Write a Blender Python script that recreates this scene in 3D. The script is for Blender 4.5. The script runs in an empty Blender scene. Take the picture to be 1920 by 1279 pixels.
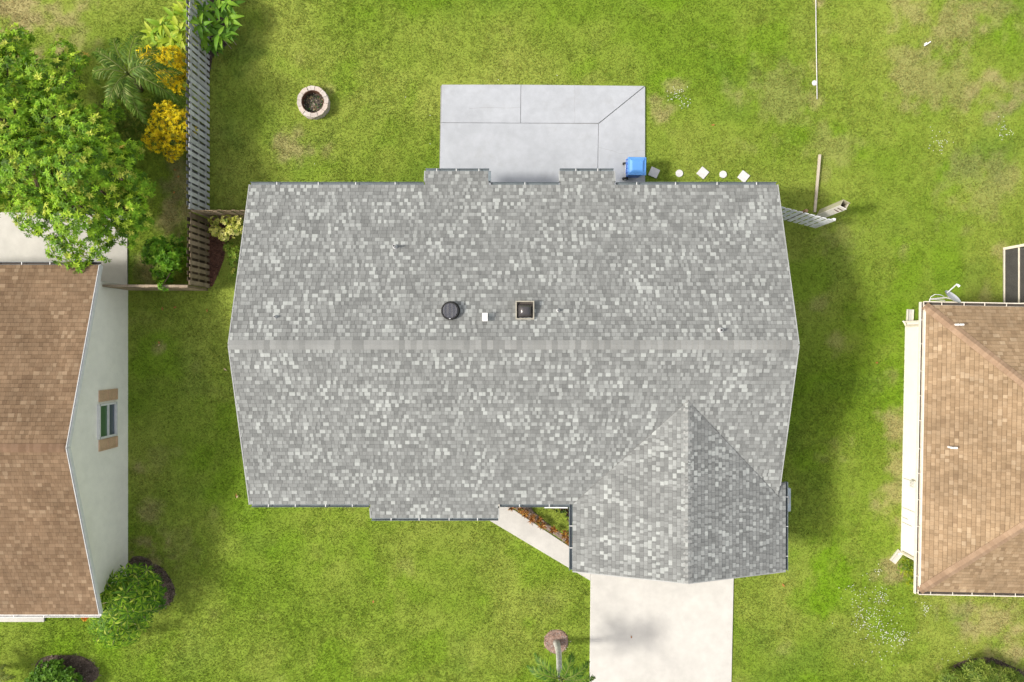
import bpy, bmesh, math, random
import numpy as np
from mathutils import Vector, Matrix, Euler

R = math.radians
sc = bpy.context.scene
# ------------------------------------------------------------------ camera
CAM_H, FPX, CX, CY = 29.0, 1340.0, 960.0, 639.5
cam_d = bpy.data.cameras.new('camera'); cam = bpy.data.objects.new('camera', cam_d)
sc.collection.objects.link(cam); sc.camera = cam
cam.location = (0, 0, CAM_H); cam.rotation_euler = (0, 0, 0)
cam_d.sensor_width = 36; cam_d.lens = FPX / 1920 * 36; cam_d.clip_end = 2000
# ------------------------------------------------------------------ world + sun
SUN_EL, SUN_TO = 42.0, 7.0            # elevation; plan direction in which shadows fall, degrees from +X towards +Y
w = bpy.data.worlds.new('World'); sc.world = w; w.use_nodes = True
nt = w.node_tree; bg = nt.nodes['Background']
sky = nt.nodes.new('ShaderNodeTexSky'); sky.sky_type = 'NISHITA'; sky.sun_disc = False
sky.sun_elevation = R(SUN_EL); sky.sun_rotation = R(90 - (180 + SUN_TO))
sky.air_density = 0.45; sky.dust_density = 8.0; sky.ozone_density = 0.5; sky.altitude = 0
veil = nt.nodes.new('ShaderNodeMix'); veil.data_type = 'RGBA'; veil.inputs[0].default_value = 0.6      # thin even cloud veil over the whole sky
nt.links.new(sky.outputs[0], veil.inputs[6]); veil.inputs[7].default_value = (4.5, 4.6, 4.75, 1)
nt.links.new(veil.outputs[2], bg.inputs[0]); bg.inputs[1].default_value = 0.15
sun_d = bpy.data.lights.new('sun', 'SUN'); sun = bpy.data.objects.new('sun', sun_d); sc.collection.objects.link(sun)
sun_d.energy = 2.6; sun_d.angle = R(7.5); sun_d.color = (1.0, 0.95, 0.87)
sd = Vector((math.cos(R(SUN_EL)) * math.cos(R(SUN_TO)), math.cos(R(SUN_EL)) * math.sin(R(SUN_TO)), -math.sin(R(SUN_EL))))
sun.rotation_euler = sd.to_track_quat('-Z', 'Y').to_euler(); sun.location = (-20, -3, 30)
vs = sc.view_settings
vs.view_transform = 'Standard'; vs.look = 'None'; vs.gamma = 1.0; vs.use_curve_mapping = False; vs.exposure = 0.55
sc.cycles.max_bounces = 6; sc.cycles.transparent_max_bounces = 8

# ------------------------------------------------------------------ helpers
rng = random.Random(7); nr = np.random.default_rng(7)
COL = sc.collection

def P(px, py, z=0.0):
    return Vector(((px - CX) * (CAM_H - z) / FPX, -(py - CY) * (CAM_H - z) / FPX, z))

def link(o, parent=None, local=False):
    COL.objects.link(o)
    if parent is not None:
        o.parent = parent
        if not local and parent.get('_w') is None and parent.parent is None:
            o.matrix_parent_inverse = Matrix.Translation(parent.location).inverted()
    return o

def tag(o, label, cat, group=None):
    o['label'] = label; o['category'] = cat
    if group: o['group'] = group
    return o

def thing(name, label, cat, loc=(0, 0, 0), rz=0.0, group=None):
    o = bpy.data.objects.new(name, None); o.empty_display_size = 0.2
    COL.objects.link(o); o.location = loc; o.rotation_euler = (0, 0, rz)
    return tag(o, label, cat, group)

class MB:
    def __init__(s): s.v = []; s.f = []; s.c = []
    def add(s, vs, fs, col=None):
        n = len(s.v); s.v += [tuple(v) for v in vs]; s.f += [tuple(i + n for i in f) for f in fs]
        s.c += [col or (1, 1, 1)] * len(vs)
    def box(s, c, d, rz=0.0, col=None, M=None):
        x, y, z = d[0] / 2, d[1] / 2, d[2] / 2
        vs = [Vector(p) for p in ((-x,-y,-z),(x,-y,-z),(x,y,-z),(-x,y,-z),(-x,-y,z),(x,-y,z),(x,y,z),(-x,y,z))]
        if M is None: M = Matrix.Translation(Vector(c)) @ Matrix.Rotation(rz, 4, 'Z')
        s.add([M @ v for v in vs], ((3,2,1,0),(4,5,6,7),(0,1,5,4),(1,2,6,5),(2,3,7,6),(3,0,4,7)), col)
    def prism(s, poly, z0, z1, col=None):
        a = sum(poly[i][0]*poly[(i+1)%len(poly)][1]-poly[(i+1)%len(poly)][0]*poly[i][1] for i in range(len(poly)))
        if a < 0: poly = poly[::-1]
        n = len(poly)
        s.add([(p[0], p[1], z0) for p in poly] + [(p[0], p[1], z1) for p in poly],
              [tuple(range(n-1, -1, -1)), tuple(range(n, 2*n))] + [(i, (i+1)%n, (i+1)%n+n, i+n) for i in range(n)], col)
    def tube(s, pts, rad, n=8, col=None, caps=True):
        pts = [Vector(p) for p in pts]; vs = []; fs = []
        if not hasattr(rad, '__len__'): rad = [rad] * len(pts)
        for i, p in enumerate(pts):
            t = (pts[min(i+1, len(pts)-1)] - pts[max(i-1, 0)]).normalized()
            a = t.cross(Vector((0, 0, 1)) if abs(t.z) < .9 else Vector((1, 0, 0))).normalized(); b = t.cross(a)
            for k in range(n):
                q = 2*math.pi*k/n; vs.append(p + (a*math.cos(q) + b*math.sin(q)) * rad[i])
        for i in range(len(pts)-1):
            for k in range(n): fs.append((i*n+k, i*n+(k+1)%n, (i+1)*n+(k+1)%n, (i+1)*n+k))
        if caps: fs += [tuple(range(n-1, -1, -1)), tuple(range((len(pts)-1)*n, len(pts)*n))]
        s.add(vs, fs, col)
    def lathe(s, prof, n=24, c=(0, 0, 0), col=None):
        vs = []; fs = []
        for r, z in prof:
            for k in range(n):
                q = 2*math.pi*k/n; vs.append((c[0]+r*math.cos(q), c[1]+r*math.sin(q), c[2]+z))
        for i in range(len(prof)-1):
            for k in range(n): fs.append((i*n+k, i*n+(k+1)%n, (i+1)*n+(k+1)%n, (i+1)*n+k))
        fs.append(tuple(range((len(prof)-1)*n, len(prof)*n))); fs.append(tuple(range(n-1, -1, -1)))
        s.add(vs, fs, col)
    def mesh(s, name, mat=None):
        m = bpy.data.meshes.new(name); m.from_pydata(s.v, [], s.f)
        a = m.attributes.new('tone', 'FLOAT_COLOR', 'POINT')
        a.data.foreach_set('color', np.c_[np.array(s.c, dtype=np.float32), np.ones(len(s.c), np.float32)].ravel())
        if mat: m.materials.append(mat)
        return m
    def build(s, name, mat, parent=None, local=False, smooth=False, bevel=0):
        m = s.mesh(name, mat)
        if bevel:
            bm = bmesh.new(); bm.from_mesh(m)
            bmesh.ops.bevel(bm, geom=bm.edges[:], offset=bevel, segments=1, affect='EDGES', profile=.5)
            bm.to_mesh(m); bm.free()
        if smooth: m.polygons.foreach_set('use_smooth', [True]*len(m.polygons))
        return link(bpy.data.objects.new(name, m), parent, local)

def bar(mb, a, b, wd, ht, col=None, up=(0, 0, 1)):
    """rectangular bar from a to b, wd sideways and ht upwards"""
    a, b = Vector(a), Vector(b); t = (b-a).normalized(); s_ = t.cross(Vector(up)).normalized(); u = s_.cross(t)
    Mx = Matrix((t, s_*-1, u)).transposed().to_4x4(); Mx.translation = (a+b)/2
    mb.box(None, ((b-a).length, wd, ht), M=Mx, col=col)

def tri_mesh(name, V, F, C, mat):
    m = bpy.data.meshes.new(name); V = np.asarray(V, np.float32); F = np.asarray(F, np.int32)
    m.vertices.add(len(V)); m.vertices.foreach_set('co', V.ravel())
    m.loops.add(F.size); m.loops.foreach_set('vertex_index', F.ravel())
    m.polygons.add(len(F)); m.polygons.foreach_set('loop_start', np.arange(0, F.size, 3, dtype=np.int32))
    m.polygons.foreach_set('loop_total', np.full(len(F), 3, np.int32))
    m.update(calc_edges=True)
    a = m.attributes.new('tone', 'FLOAT_COLOR', 'POINT')
    a.data.foreach_set('color', np.c_[np.asarray(C, np.float32), np.ones(len(V), np.float32)].ravel())
    m.materials.append(mat)
    return m

def unit(a): return a / (np.linalg.norm(a, axis=-1, keepdims=True) + 1e-9)

def leaf_arrays(B, D, N, L, W, C, curl=.15, fold=.15):
    """many leaves at once: base, right, left, middle, tip -> 4 triangles each"""
    n = len(B); L = np.broadcast_to(L, (n,)); W = np.broadcast_to(W, (n,))
    D = unit(D); S = unit(np.cross(D, N)); U = np.cross(S, D)
    l1, w1 = L[:, None], W[:, None]
    mid = B + D*l1*.5 + U*l1*.05
    tip = B + D*l1 - U*l1*curl
    rgt = mid + S*w1*.5 + U*w1*fold; lft = mid - S*w1*.5 + U*w1*fold
    V = np.stack([B, rgt, lft, mid, tip], 1).reshape(-1, 3)
    o = (np.arange(n)*5)[:, None, None]
    F = (np.array([[0, 1, 3], [0, 3, 2], [3, 1, 4], [3, 4, 2]])[None] + o).reshape(-1, 3)
    return V, F, np.repeat(C, 5, 0)

def cat_arrays(parts):
    V, F, C = [], [], []; n = 0
    for v, f, c in parts:
        V.append(v); F.append(f + n); C.append(c); n += len(v)
    return np.concatenate(V), np.concatenate(F), np.concatenate(C)

def pick(palette, n, jit=.18):
    cols = np.array([p[0] for p in palette]); wt = np.array([p[1] for p in palette], float)
    C = cols[nr.choice(len(cols), n, p=wt/wt.sum())]
    return C * (1 + nr.uniform(-jit, jit, (n, 1)))

def rosettes(centers, normals, k, L, W, palette, elev=(15, 50), curl=.2, jit=.18, per_rosette=True):
    n = len(centers); normals = unit(normals)
    ref = np.where(np.abs(normals[:, 2:3]) < .9, np.array([[0, 0, 1.]]), np.array([[1., 0, 0]]))
    a = unit(np.cross(normals, ref)); b = np.cross(normals, a)
    th = (np.arange(k)[None]*2*math.pi/k + nr.uniform(0, 6.28, (n, 1)) + nr.uniform(-.3, .3, (n, k)))
    e = np.radians(nr.uniform(elev[0], elev[1], (n, k)))
    rad = a[:, None]*np.cos(th)[..., None] + b[:, None]*np.sin(th)[..., None]
    D = rad*np.cos(e)[..., None] + normals[:, None]*np.sin(e)[..., None]
    Nn = normals[:, None]*np.cos(e)[..., None] - rad*np.sin(e)[..., None]
    B = np.repeat(centers[:, None], k, 1) + rad*L*.04
    Ls = L*nr.uniform(.7, 1.15, (n, k)); Ws = W*nr.uniform(.8, 1.15, (n, k))
    C = np.repeat(pick(palette, n, jit)[:, None], k, 1) if per_rosette else pick(palette, n*k, jit).reshape(n, k, 3)
    C = C * nr.uniform(.88, 1.12, (n, k, 1))
    return leaf_arrays(B.reshape(-1, 3), D.reshape(-1, 3), Nn.reshape(-1, 3), Ls.ravel(), Ws.ravel(), C.reshape(-1, 3), curl)

def shell_points(lobes, dens, lo=-.25, rmin=.7):
    """points in the outer shells of overlapping lobes (x, y, z, r[, rz])"""
    C, N = [], []
    for lb in lobes:
        x, y, z, r = lb[:4]; rz = lb[4] if len(lb) > 4 else r
        n = int(dens*2*math.pi*r*r*1.2)
        d = unit(nr.normal(size=(n*2, 3))); d = d[d[:, 2] > lo][:n]
        rr = r*nr.uniform(rmin, 1.06, (len(d), 1))*(1 + .14*np.sin(d[:, :1]*7 + x*3)*np.cos(d[:, 1:2]*6 + y*2))
        p = np.array([x, y, z]) + d*rr*np.array([1, 1, rz/r])
        C.append(p); N.append(d*np.array([1, 1, 1.2]) + np.array([0, 0, .5]))
    C = np.concatenate(C); N = np.concatenate(N); keep = np.ones(len(C), bool)
    for lb in lobes:
        x, y, z, r = lb[:4]; rz = lb[4] if len(lb) > 4 else r
        q = (C - np.array([x, y, z]))/np.array([r, r, rz])
        keep &= np.linalg.norm(q, axis=1) > rmin*.93
    C, N = C[keep], N[keep]
    return C[C[:, 2] > .04], N[C[:, 2] > .04]

# ------------------------------------------------------------------ materials
def base_mat(name, rough=.7, spec=.3, metal=0.0):
    m = bpy.data.materials.new(name); m.use_nodes = True
    b = m.node_tree.nodes['Principled BSDF']
    b.inputs['Roughness'].default_value = rough; b.inputs['Specular IOR Level'].default_value = spec; b.inputs['Metallic'].default_value = metal
    return m, m.node_tree, b

def _noise(t, scale, detail=4, rough=.6):
    g = t.nodes.new('ShaderNodeNewGeometry'); n = t.nodes.new('ShaderNodeTexNoise')
    n.inputs['Scale'].default_value = scale; n.inputs['Detail'].default_value = detail; n.inputs['Roughness'].default_value = rough
    t.links.new(g.outputs['Position'], n.inputs['Vector']); return n

def _ramp(t, src, a, b, lo=.35, hi=.65):
    r = t.nodes.new('ShaderNodeMapRange'); r.inputs[1].default_value = lo; r.inputs[2].default_value = hi
    r.inputs[3].default_value = a; r.inputs[4].default_value = b
    t.links.new(src, r.inputs[0]); return r.outputs[0]

def _scale(t, col, fac):
    v = t.nodes.new('ShaderNodeVectorMath'); v.operation = 'SCALE'
    t.links.new(col, v.inputs[0]); t.links.new(fac, v.inputs[3]); return v.outputs[0]

def _bump(t, b, scale, strength, dist=.01, detail=4):
    n = _noise(t, scale, detail); bp = t.nodes.new('ShaderNodeBump')
    bp.inputs['Strength'].default_value = strength; bp.inputs['Distance'].default_value = dist
    t.links.new(n.outputs[0], bp.inputs['Height']); t.links.new(bp.outputs[0], b.inputs['Normal'])

def mat(name, col, rough=.7, spec=.3, metal=0., var=((3, .1), (30, .12)), bump=None, stain=None):
    m, t, b = base_mat(name, rough, spec, metal)
    c = t.nodes.new('ShaderNodeRGB'); c.outputs[0].default_value = (*col, 1); out = c.outputs[0]
    for s, a in var: out = _scale(t, out, _ramp(t, _noise(t, s).outputs[0], 1-a, 1+a))
    if stain:
        s, amt, scol, lo, hi = stain
        mx = t.nodes.new('ShaderNodeMix'); mx.data_type = 'RGBA'
        t.links.new(_ramp(t, _noise(t, s, 6, .65).outputs[0], 0, amt, lo, hi), mx.inputs[0])
        t.links.new(out, mx.inputs[6]); mx.inputs[7].default_value = (*scol, 1); out = mx.outputs[2]
    t.links.new(out, b.inputs['Base Color'])
    if bump: _bump(t, b, *bump)
    return m

def mat_tone(name, rough=.8, spec=.2, var=((40, .12),), bump=None, transl=0.0):
    m, t, b = base_mat(name, rough, spec)
    a = t.nodes.new('ShaderNodeAttribute'); a.attribute_name = 'tone'; out = a.outputs['Color']
    for s, k in var: out = _scale(t, out, _ramp(t, _noise(t, s).outputs[0], 1-k, 1+k))
    t.links.new(out, b.inputs['Base Color'])
    if bump: _bump(t, b, *bump)
    if transl:
        tr = t.nodes.new('ShaderNodeBsdfTranslucent'); t.links.new(out, tr.inputs[0])
        mx = t.nodes.new('ShaderNodeMixShader'); mx.inputs[0].default_value = transl
        t.links.new(b.outputs[0], mx.inputs[1]); t.links.new(tr.outputs[0], mx.inputs[2])
        t.links.new(mx.outputs[0], t.nodes['Material Output'].inputs[0])
    return m

M = {}
M['lawn'] = mat_tone('lawn_soil', .95, .05, ((14, .06), (70, .2), (220, .25)), (60, .3, .015))
M['blade'] = mat_tone('grass_blade', .7, .12, (), None, .3)
M['leaf'] = mat_tone('leaf', .5, .2, (), None, .3)
M['matte_leaf'] = mat_tone('matte_leaf', .6, .25, (), None, .2)
M['shingle'] = mat_tone('asphalt_shingle', .95, .1, ((1.1, .05), (90, .14), (260, .16)), (160, .5, .004))
M['brown_shingle'] = mat_tone('brown_asphalt_shingle', .95, .1, ((.55, .12), (2.6, .09), (90, .14)), (160, .5, .004))
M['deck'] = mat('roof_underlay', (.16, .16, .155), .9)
M['bdeck'] = mat('brown_roof_underlay', (.13, .085, .06), .9)
M['gutter'] = mat('slate_blue_gutter', (.16, .19, .205), .45, .4, 0, ((2, .12), (20, .1)))
M['white'] = mat('white_painted_metal', (.72, .72, .70), .45, .4, 0, ((6, .06),))
M['drip'] = mat('pale_grey_trim', (.34, .35, .34), .5, .4)
M['cream'] = mat('cream_gutter', (.72, .66, .55), .5, .4, 0, ((5, .08),))
M['gutter_in'] = mat('dark_gutter_floor', (.07, .06, .052), .9)  # near-black brown floor of the gutter troughs and skylight well
M['wall_main'] = mat('blue_grey_stucco', (.36, .42, .46), .9, .1, 0, ((2, .06),), (60, .3, .01))
M['wall_left'] = mat('pale_green_stucco', (.90, .875, .785), .9, .1, 0, ((.5, .04), (3, .03), (40, .04)), (70, .35, .008), (1.6, .22, (.55, .53, .42), .58, .8))
M['wall_right'] = mat('cream_stucco', (.80, .76, .69), .9, .1, 0, ((2, .03), (40, .03)), (70, .3, .008))
M['driveway'] = mat('warm_white_concrete', (.53, .515, .475), .9, .15, 0, ((.35, .06), (2.5, .05), (60, .07)), (90, .3, .004), (.55, .42, (.36, .35, .335), .5, .78))
M['patio'] = mat('grey_sealed_concrete', (.385, .405, .43), .7, .25, 0, ((.5, .06), (3, .05), (70, .05)), (90, .2, .004), (1.3, .42, (.28, .28, .275), .55, .78))
M['joint'] = mat('dirty_joint_base', (.26, .26, .255), .95)
M['mulch'] = mat('red_brown_mulch', (.13, .065, .045), .95, .1, 0, ((9, .35), (60, .5)), (45, 1.0, .05))
M['dmulch'] = mat('dark_brown_mulch', (.125, .095, .075), .95, .1, 0, ((6, .35), (50, .5)), (45, 1.0, .05))
M['soil'] = mat('grey_brown_soil', (.26, .205, .165), .95, .1, 0, ((5, .25), (50, .4)), (40, .8, .03))
M['greywood'] = mat_tone('weathered_grey_wood', .85, .15, ((3, .15), (45, .2)), (50, .5, .004))
M['brownwood'] = mat_tone('weathered_brown_wood', .85, .15, ((3, .2), (45, .25)), (50, .5, .004))
M['whitewood'] = mat_tone('worn_white_painted_wood', .7, .25, ((4, .08), (45, .1)))
M['block'] = mat_tone('concrete_block', .9, .15, ((8, .12), (80, .18)), (80, .5, .006))
M['ash'] = mat('ash_and_leaf_litter', (.1, .085, .065), .95, .1, 0, ((7, .5), (40, .6)), (30, 1, .05))
M['blue'] = mat('blue_cart_plastic', (.10, .29, .66), .42, .45, 0, ((4, .05),))
M['dkblue'] = mat('blue_cart_body_plastic', (.07, .17, .50), .5, .4)
M['black'] = mat('black_rubber', (.02, .02, .02), .7, .3)
M['solar'] = mat('dark_solar_panel', (.022, .025, .04), .25, .5, 0, ((30, .2),))
M['dome'] = mat('smoked_skylight_dome', (.05, .045, .045), .2, .8, 0, ())
M['tanmetal'] = mat('tan_skylight_frame', (.33, .31, .25), .5, .4, 0, ((10, .12),))
M['lead'] = mat('lead_flashing', (.46, .47, .47), .5, .4, 0)
M['glass'] = mat('window_glass', (.02, .03, .03), .04, .9, 0, ())
M['tan'] = mat('tan_shutter_paint', (.58, .39, .25), .6, .3)
M['trunk'] = mat('brown_bark', (.19, .14, .10), .9, .1, 0, ((8, .3), (40, .3)), (30, .8, .02))
M['ptrunk'] = mat('pale_grey_palm_trunk', (.50, .50, .46), .85, .15, 0, ((5, .18), (30, .2)), (25, .5, .02))
M['cane'] = mat('tan_cane_stem', (.36, .31, .2), .8, .15)
M['paver'] = mat('white_stepping_stone', (.62, .61, .60), .9, .15, 0, ((8, .06), (60, .08)), (80, .4, .004))
M['dish'] = mat('pale_grey_dish', (.56, .57, .58), .45, .4)
M['meter'] = mat('grey_utility_box', (.52, .52, .46), .5, .4)
M['steel'] = mat('grey_conduit', (.50, .49, .46), .5, .4)
M['petal'] = mat('white_clover', (.8, .8, .78), .7, .2, 0, ())
M['cond'] = mat('pale_blue_grey_cabinet', (.45, .52, .56), .5, .4)
M['floor_dark'] = mat('dark_porch_floor', (.26, .24, .22), .9, .1, 0, ((3, .2), (30, .2)))
ms, t_, b_ = base_mat('insect_screen', .8, .1); b_.inputs['Base Color'].default_value = (.07, .068, .065, 1)
tr_ = t_.nodes.new('ShaderNodeBsdfTransparent'); mx_ = t_.nodes.new('ShaderNodeMixShader'); mx_.inputs[0].default_value = .3
t_.links.new(b_.outputs[0], mx_.inputs[1]); t_.links.new(tr_.outputs[0], mx_.inputs[2]); t_.links.new(mx_.outputs[0], t_.nodes['Material Output'].inputs[0])
M['screen'] = ms

# ------------------------------------------------------------------ noise field for the lawn
def vnoise(x, y, seed):
    xi = np.floor(x).astype(np.int64); yi = np.floor(y).astype(np.int64); fx = x - xi; fy = y - yi
    fx = fx*fx*(3-2*fx); fy = fy*fy*(3-2*fy)
    def h(a, b):
        n = (a*374761393 + b*668265263 + seed*974634711) & 0xffffffff
        n = ((n ^ (n >> 13))*1274126177) & 0xffffffff
        return ((n ^ (n >> 16)) & 0xffff)/65535.0
    return (h(xi, yi)*(1-fx)+h(xi+1, yi)*fx)*(1-fy) + (h(xi, yi+1)*(1-fx)+h(xi+1, yi+1)*fx)*fy

def fbm(x, y, s, seed, oct=3):
    r = 0; a = 1; tot = 0
    for o in range(oct): r = r + a*vnoise(x/s*2**o, y/s*2**o, seed+o); tot += a; a *= .55
    return r/tot

def sstep(a, b, x): t = np.clip((x-a)/(b-a), 0, 1); return t*t*(3-2*t)

DRY = [(30,20,80,1),(95,45,60,.8),(150,75,40,.5),(1715,20,45,.6),(1800,45,60,.7),(1870,30,40,.5),(1800,150,60,.5),(1865,165,50,.8),(1710,150,50,.6),(1690,110,30,.5),
       (1240,212,22,.8),(1270,165,18,.7),(1385,180,25,.5),(545,278,30,.8),(615,280,14,.5),(620,170,14,.5),(1682,800,26,.9),(1685,870,22,.8),(1672,940,28,.8),(1690,980,22,.8),
       (1855,1165,50,.8),(1885,1225,60,.9),(1790,1140,20,.6),(1672,1070,26,.9),(325,400,34,.9),(330,345,22,.8),(290,500,26,.8),(335,300,16,.6),(298,650,10,.7),(282,960,20,.7),(262,880,14,.8),(285,1045,34,.9),
       (300,860,25,.2),(1580,440,40,.3),(1560,290,50,.35),(1840,350,60,.4),(1900,340,30,.5),(1880,470,24,.6),(1535,10,10,.9),(1545,60,14,.6),(1530,195,14,.6),(1450,180,60,.4),(330,1020,30,.25),(1850,560,20,.5)]
LUSH = [(1560,1085,42,.9),(1500,255,20,.8),(640,1000,60,.3),(1640,620,50,.4),(1380,120,50,.3),(560,330,60,.3),(1640,1010,50,.35),(750,1090,40,.35),(420,920,40,.4)]
DARK = [(330,190,40,.9),(350,300,30,.8),(240,230,40,.6),(330,350,30,.6),(250,500,20,.5),(1880,190,40,.6),(1850,280,50,.5),(450,110,40,.5),(430,250,30,.4),(1800,1150,26,.5),(1370,140,40,.3)]  # darker grass patches; those along the grey fence paint shade into the colour

def lawn_tone(x, y):
    A = np.array([.158, .262, .020]); Bc = np.array([.270, .335, .055]); Cd = np.array([.105, .195, .026]); Dd = np.array([.440, .345, .180]); Lc = np.array([.160, .300, .012])
    px = x*FPX/CAM_H + CX; py = CY - y*FPX/CAM_H
    n1 = fbm(x, y, 5.0, 11, 4); n2 = fbm(x+31, y-7, 1.4, 23, 3); n3 = fbm(x*1.1, y, .45, 37, 3); n4 = fbm(x-9, y+4, 2.2, 51, 4)
    k = sstep(.25, .78, .68*n1 + .26*n2 + .06*n3)[..., None]
    c = A*(1-k) + Bc*k
    d = (sstep(.60, .80, n4)*.28)[..., None]; c = c*(1-d) + Cd*d
    l = (sstep(.58, .75, fbm(x+5, y+77, 1.9, 71, 3))*.5)[..., None]; c = c*(1-l) + Lc*l
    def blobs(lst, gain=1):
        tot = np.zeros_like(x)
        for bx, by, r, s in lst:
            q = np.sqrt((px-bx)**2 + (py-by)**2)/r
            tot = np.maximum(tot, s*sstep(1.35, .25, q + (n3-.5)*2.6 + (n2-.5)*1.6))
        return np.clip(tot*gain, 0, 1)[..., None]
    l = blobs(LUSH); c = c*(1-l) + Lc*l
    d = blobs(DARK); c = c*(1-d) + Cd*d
    gen = sstep(.66, .80, .55*n2 + .45*fbm(x+3, y+9, .7, 91, 3))[..., None]*.28
    right = sstep(1180, 1560, px)[..., None]*.6 + .4
    d = np.maximum(blobs(DRY)*.62, gen*right); c = c*(1-d) + Dd*d
    return c*(.97 + .06*n3[..., None])*np.array([.855, .825, .90])

# ------------------------------------------------------------------ setting: lawn sheet
fine = np.arange(-24, 24.01, .15)
xs = np.concatenate([[-600, -200, -80, -40], fine, [40, 80, 200, 600]])
finey = np.arange(-17, 17.01, .15)
ys = np.concatenate([[-600, -200, -80, -35], finey, [35, 80, 200, 600]])
X, Y = np.meshgrid(xs, ys); nx, ny = len(xs), len(ys)
near = (np.abs(X) < 25) & (np.abs(Y) < 18)
Z = np.where(near, (fbm(X, Y, 3.0, 5, 3)-.5)*.02 - .005, -.01)
V = np.stack([X, Y, Z], -1).reshape(-1, 3)
idx = np.arange(nx*ny).reshape(ny, nx); a, b, c, d = idx[:-1, :-1].ravel(), idx[:-1, 1:].ravel(), idx[1:, 1:].ravel(), idx[1:, :-1].ravel()
F = np.concatenate([np.c_[a, b, c], np.c_[a, c, d]])
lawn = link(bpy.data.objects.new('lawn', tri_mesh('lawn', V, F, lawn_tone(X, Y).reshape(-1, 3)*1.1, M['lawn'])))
lawn['kind'] = 'structure'

KEEP_OFF = []   # plan polygons without grass
def off(poly): KEEP_OFF.append([(p[0], p[1]) for p in poly])
def rect(x0, y0, x1, y1): return [(x0, y0), (x1, y0), (x1, y1), (x0, y1)]

def structure(name, mb, m, **k):
    o = mb.build(name, m, **k); o['kind'] = 'structure'; return o

# patio: bed sheet with separate slabs, joints left open
def pp(l, z=0): return [tuple(P(x, y, z)[:2]) for x, y in l]
pat = MB(); pat.prism(pp([(826.5,161.5),(1208,163),(1207,400),(823,400)]), -.05, .035); patio = structure('patio', pat, M['joint'])
g = .38
for poly in ([(829,160),(977-g,160),(976-g,232-g),(827.5,231-g)], [(977+g,160),(1208,162.4),(1122,232.2-g),(976+g,232-g)],
             [(1209,163.4),(1209,400),(1119+g,400),(1122+g,233.4)], [(827.4,231+g),(1122-g,233.2),(1119-g,400),(823,400)]):
    s = MB(); s.prism(pp(poly), 0, .075); s.build('slab', M['patio'], patio, bevel=.006)
off(pp([(827,159),(1210,161),(1209,400),(823,400)]))
for pts_ in (((1122,277),(1136,281),(1150,284),(1161,289),(1176,288),(1194,284),(1208,283)), ((1077,160),(1078,178),(1076,199),(1078,218),(1077,232)), ((880,205),(905,203),(931,203),(952,204),(976,202))):
    v = MB()
    for a_, b_ in zip(pts_[:-1], pts_[1:]):
        p0, p1 = P(*a_, .0), P(*b_, .0); bar(v, (p0.x, p0.y, .0745), (p1.x, p1.y, .0745), .007, .004)
    v.build('hairline_crack', M['joint'], patio)
# driveway, walk, side slab of the left house
dv = MB(); dv.prism(pp([(1108,1000),(1377,1000),(1368,1420),(1104,1420)]), -.06, .05); structure('driveway', dv, M['driveway'], bevel=.01)
off(pp([(1108,1000),(1377,1000),(1368,1420),(1104,1420)]))
wk = MB(); wpoly = [(905,968),(905,930),(935,935),(958,952),(1073,1028),(1107,1050),(1107,1088.5)]
wk.prism(pp(wpoly), -.05, .04); structure('front_walk', wk, M['driveway'], bevel=.008); off(pp(wpoly))
ls = MB(); lp = [(-24, 1.0), (P(240,530)[0], 1.0), (P(240,455)[0], 5.1), (-24, 5.3)]; ls.prism(lp, -.05, .05); structure('side_terrace', ls, M['driveway'], bevel=.01); off(lp)
es = MB(); ep = pp([(-200,1141),(85,1141),(85,1165),(-200,1165)]); es.prism(ep, -.05, .08); structure('front_step_slab', es, M['driveway'], bevel=.01); off(ep)

def blob_poly(cx, cy, rx, ry, n=40, amp=.06, seed=1):
    r = random.Random(seed); ph = [r.uniform(0, 6.28) for _ in range(4)]
    out = []
    for i in range(n):
        q = 2*math.pi*i/n; k = 1 + amp*(math.sin(2*q+ph[0]) + .7*math.sin(3*q+ph[1]) + .5*math.sin(5*q+ph[2]))
        out.append((cx + rx*k*math.cos(q), cy + ry*k*math.sin(q)))
    return out

BEDS = []
def bed(name, poly, m, h=.03):
    mb = MB(); n = len(poly); cx = sum(p[0] for p in poly)/n; cy = sum(p[1] for p in poly)/n
    vs = [(p[0], p[1], -.03) for p in poly] + [(cx+(p[0]-cx)*.9, cy+(p[1]-cy)*.9, h) for p in poly] + [(cx, cy, h+.02)]
    fs = [(i, (i+1) % n, (i+1) % n+n, i+n) for i in range(n)] + [(i+n, (i+1) % n+n, 2*n) for i in range(n)]
    mb.add(vs, fs); o = structure(name, mb, m, smooth=False); off(poly)
    BEDS.append((o, poly, 'mulch' if m is M['mulch'] else 'dmulch' if m is M['dmulch'] else 'soil' if m is M['soil'] else 'palm')); return o
def pbed(name, l, m, h=.03): return bed(name, pp(l), m, h)
pbed('mulch_bed', [(391,405),(440,405),(440,440),(424,458),(420,488),(411,512),(398,540),(388,541),(388,470)][::-1], M['mulch'])
c0 = P(279,1104); bed('mulch_bed', blob_poly(c0.x, c0.y, 1.02, 1.05, seed=3), M['dmulch'])
c0 = P(262,1066); bed('mulch_bed', blob_poly(c0.x, c0.y, .62, .5, seed=5), M['dmulch'], .025)
c0 = P(122,1262); bed('mulch_bed', blob_poly(c0.x, c0.y, 1.3, .85, seed=4), M['dmulch'])
c0 = P(1043,1203); bed('mulch_bed', blob_poly(c0.x, c0.y, .53, .5, amp=.03, seed=6), mat('grey_red_mulch', (.33, .23, .185), .95, .1, 0, ((4, .3), (50, .5)), (45, 1., .05)), .04)
pbed('planting_strip', [(940,925),(975,925),(1000,958),(1030,985),(1090,1024),(1090,1038),(1040,1004),(985,968),(955,948)][::-1], M['soil'], .03)
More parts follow.
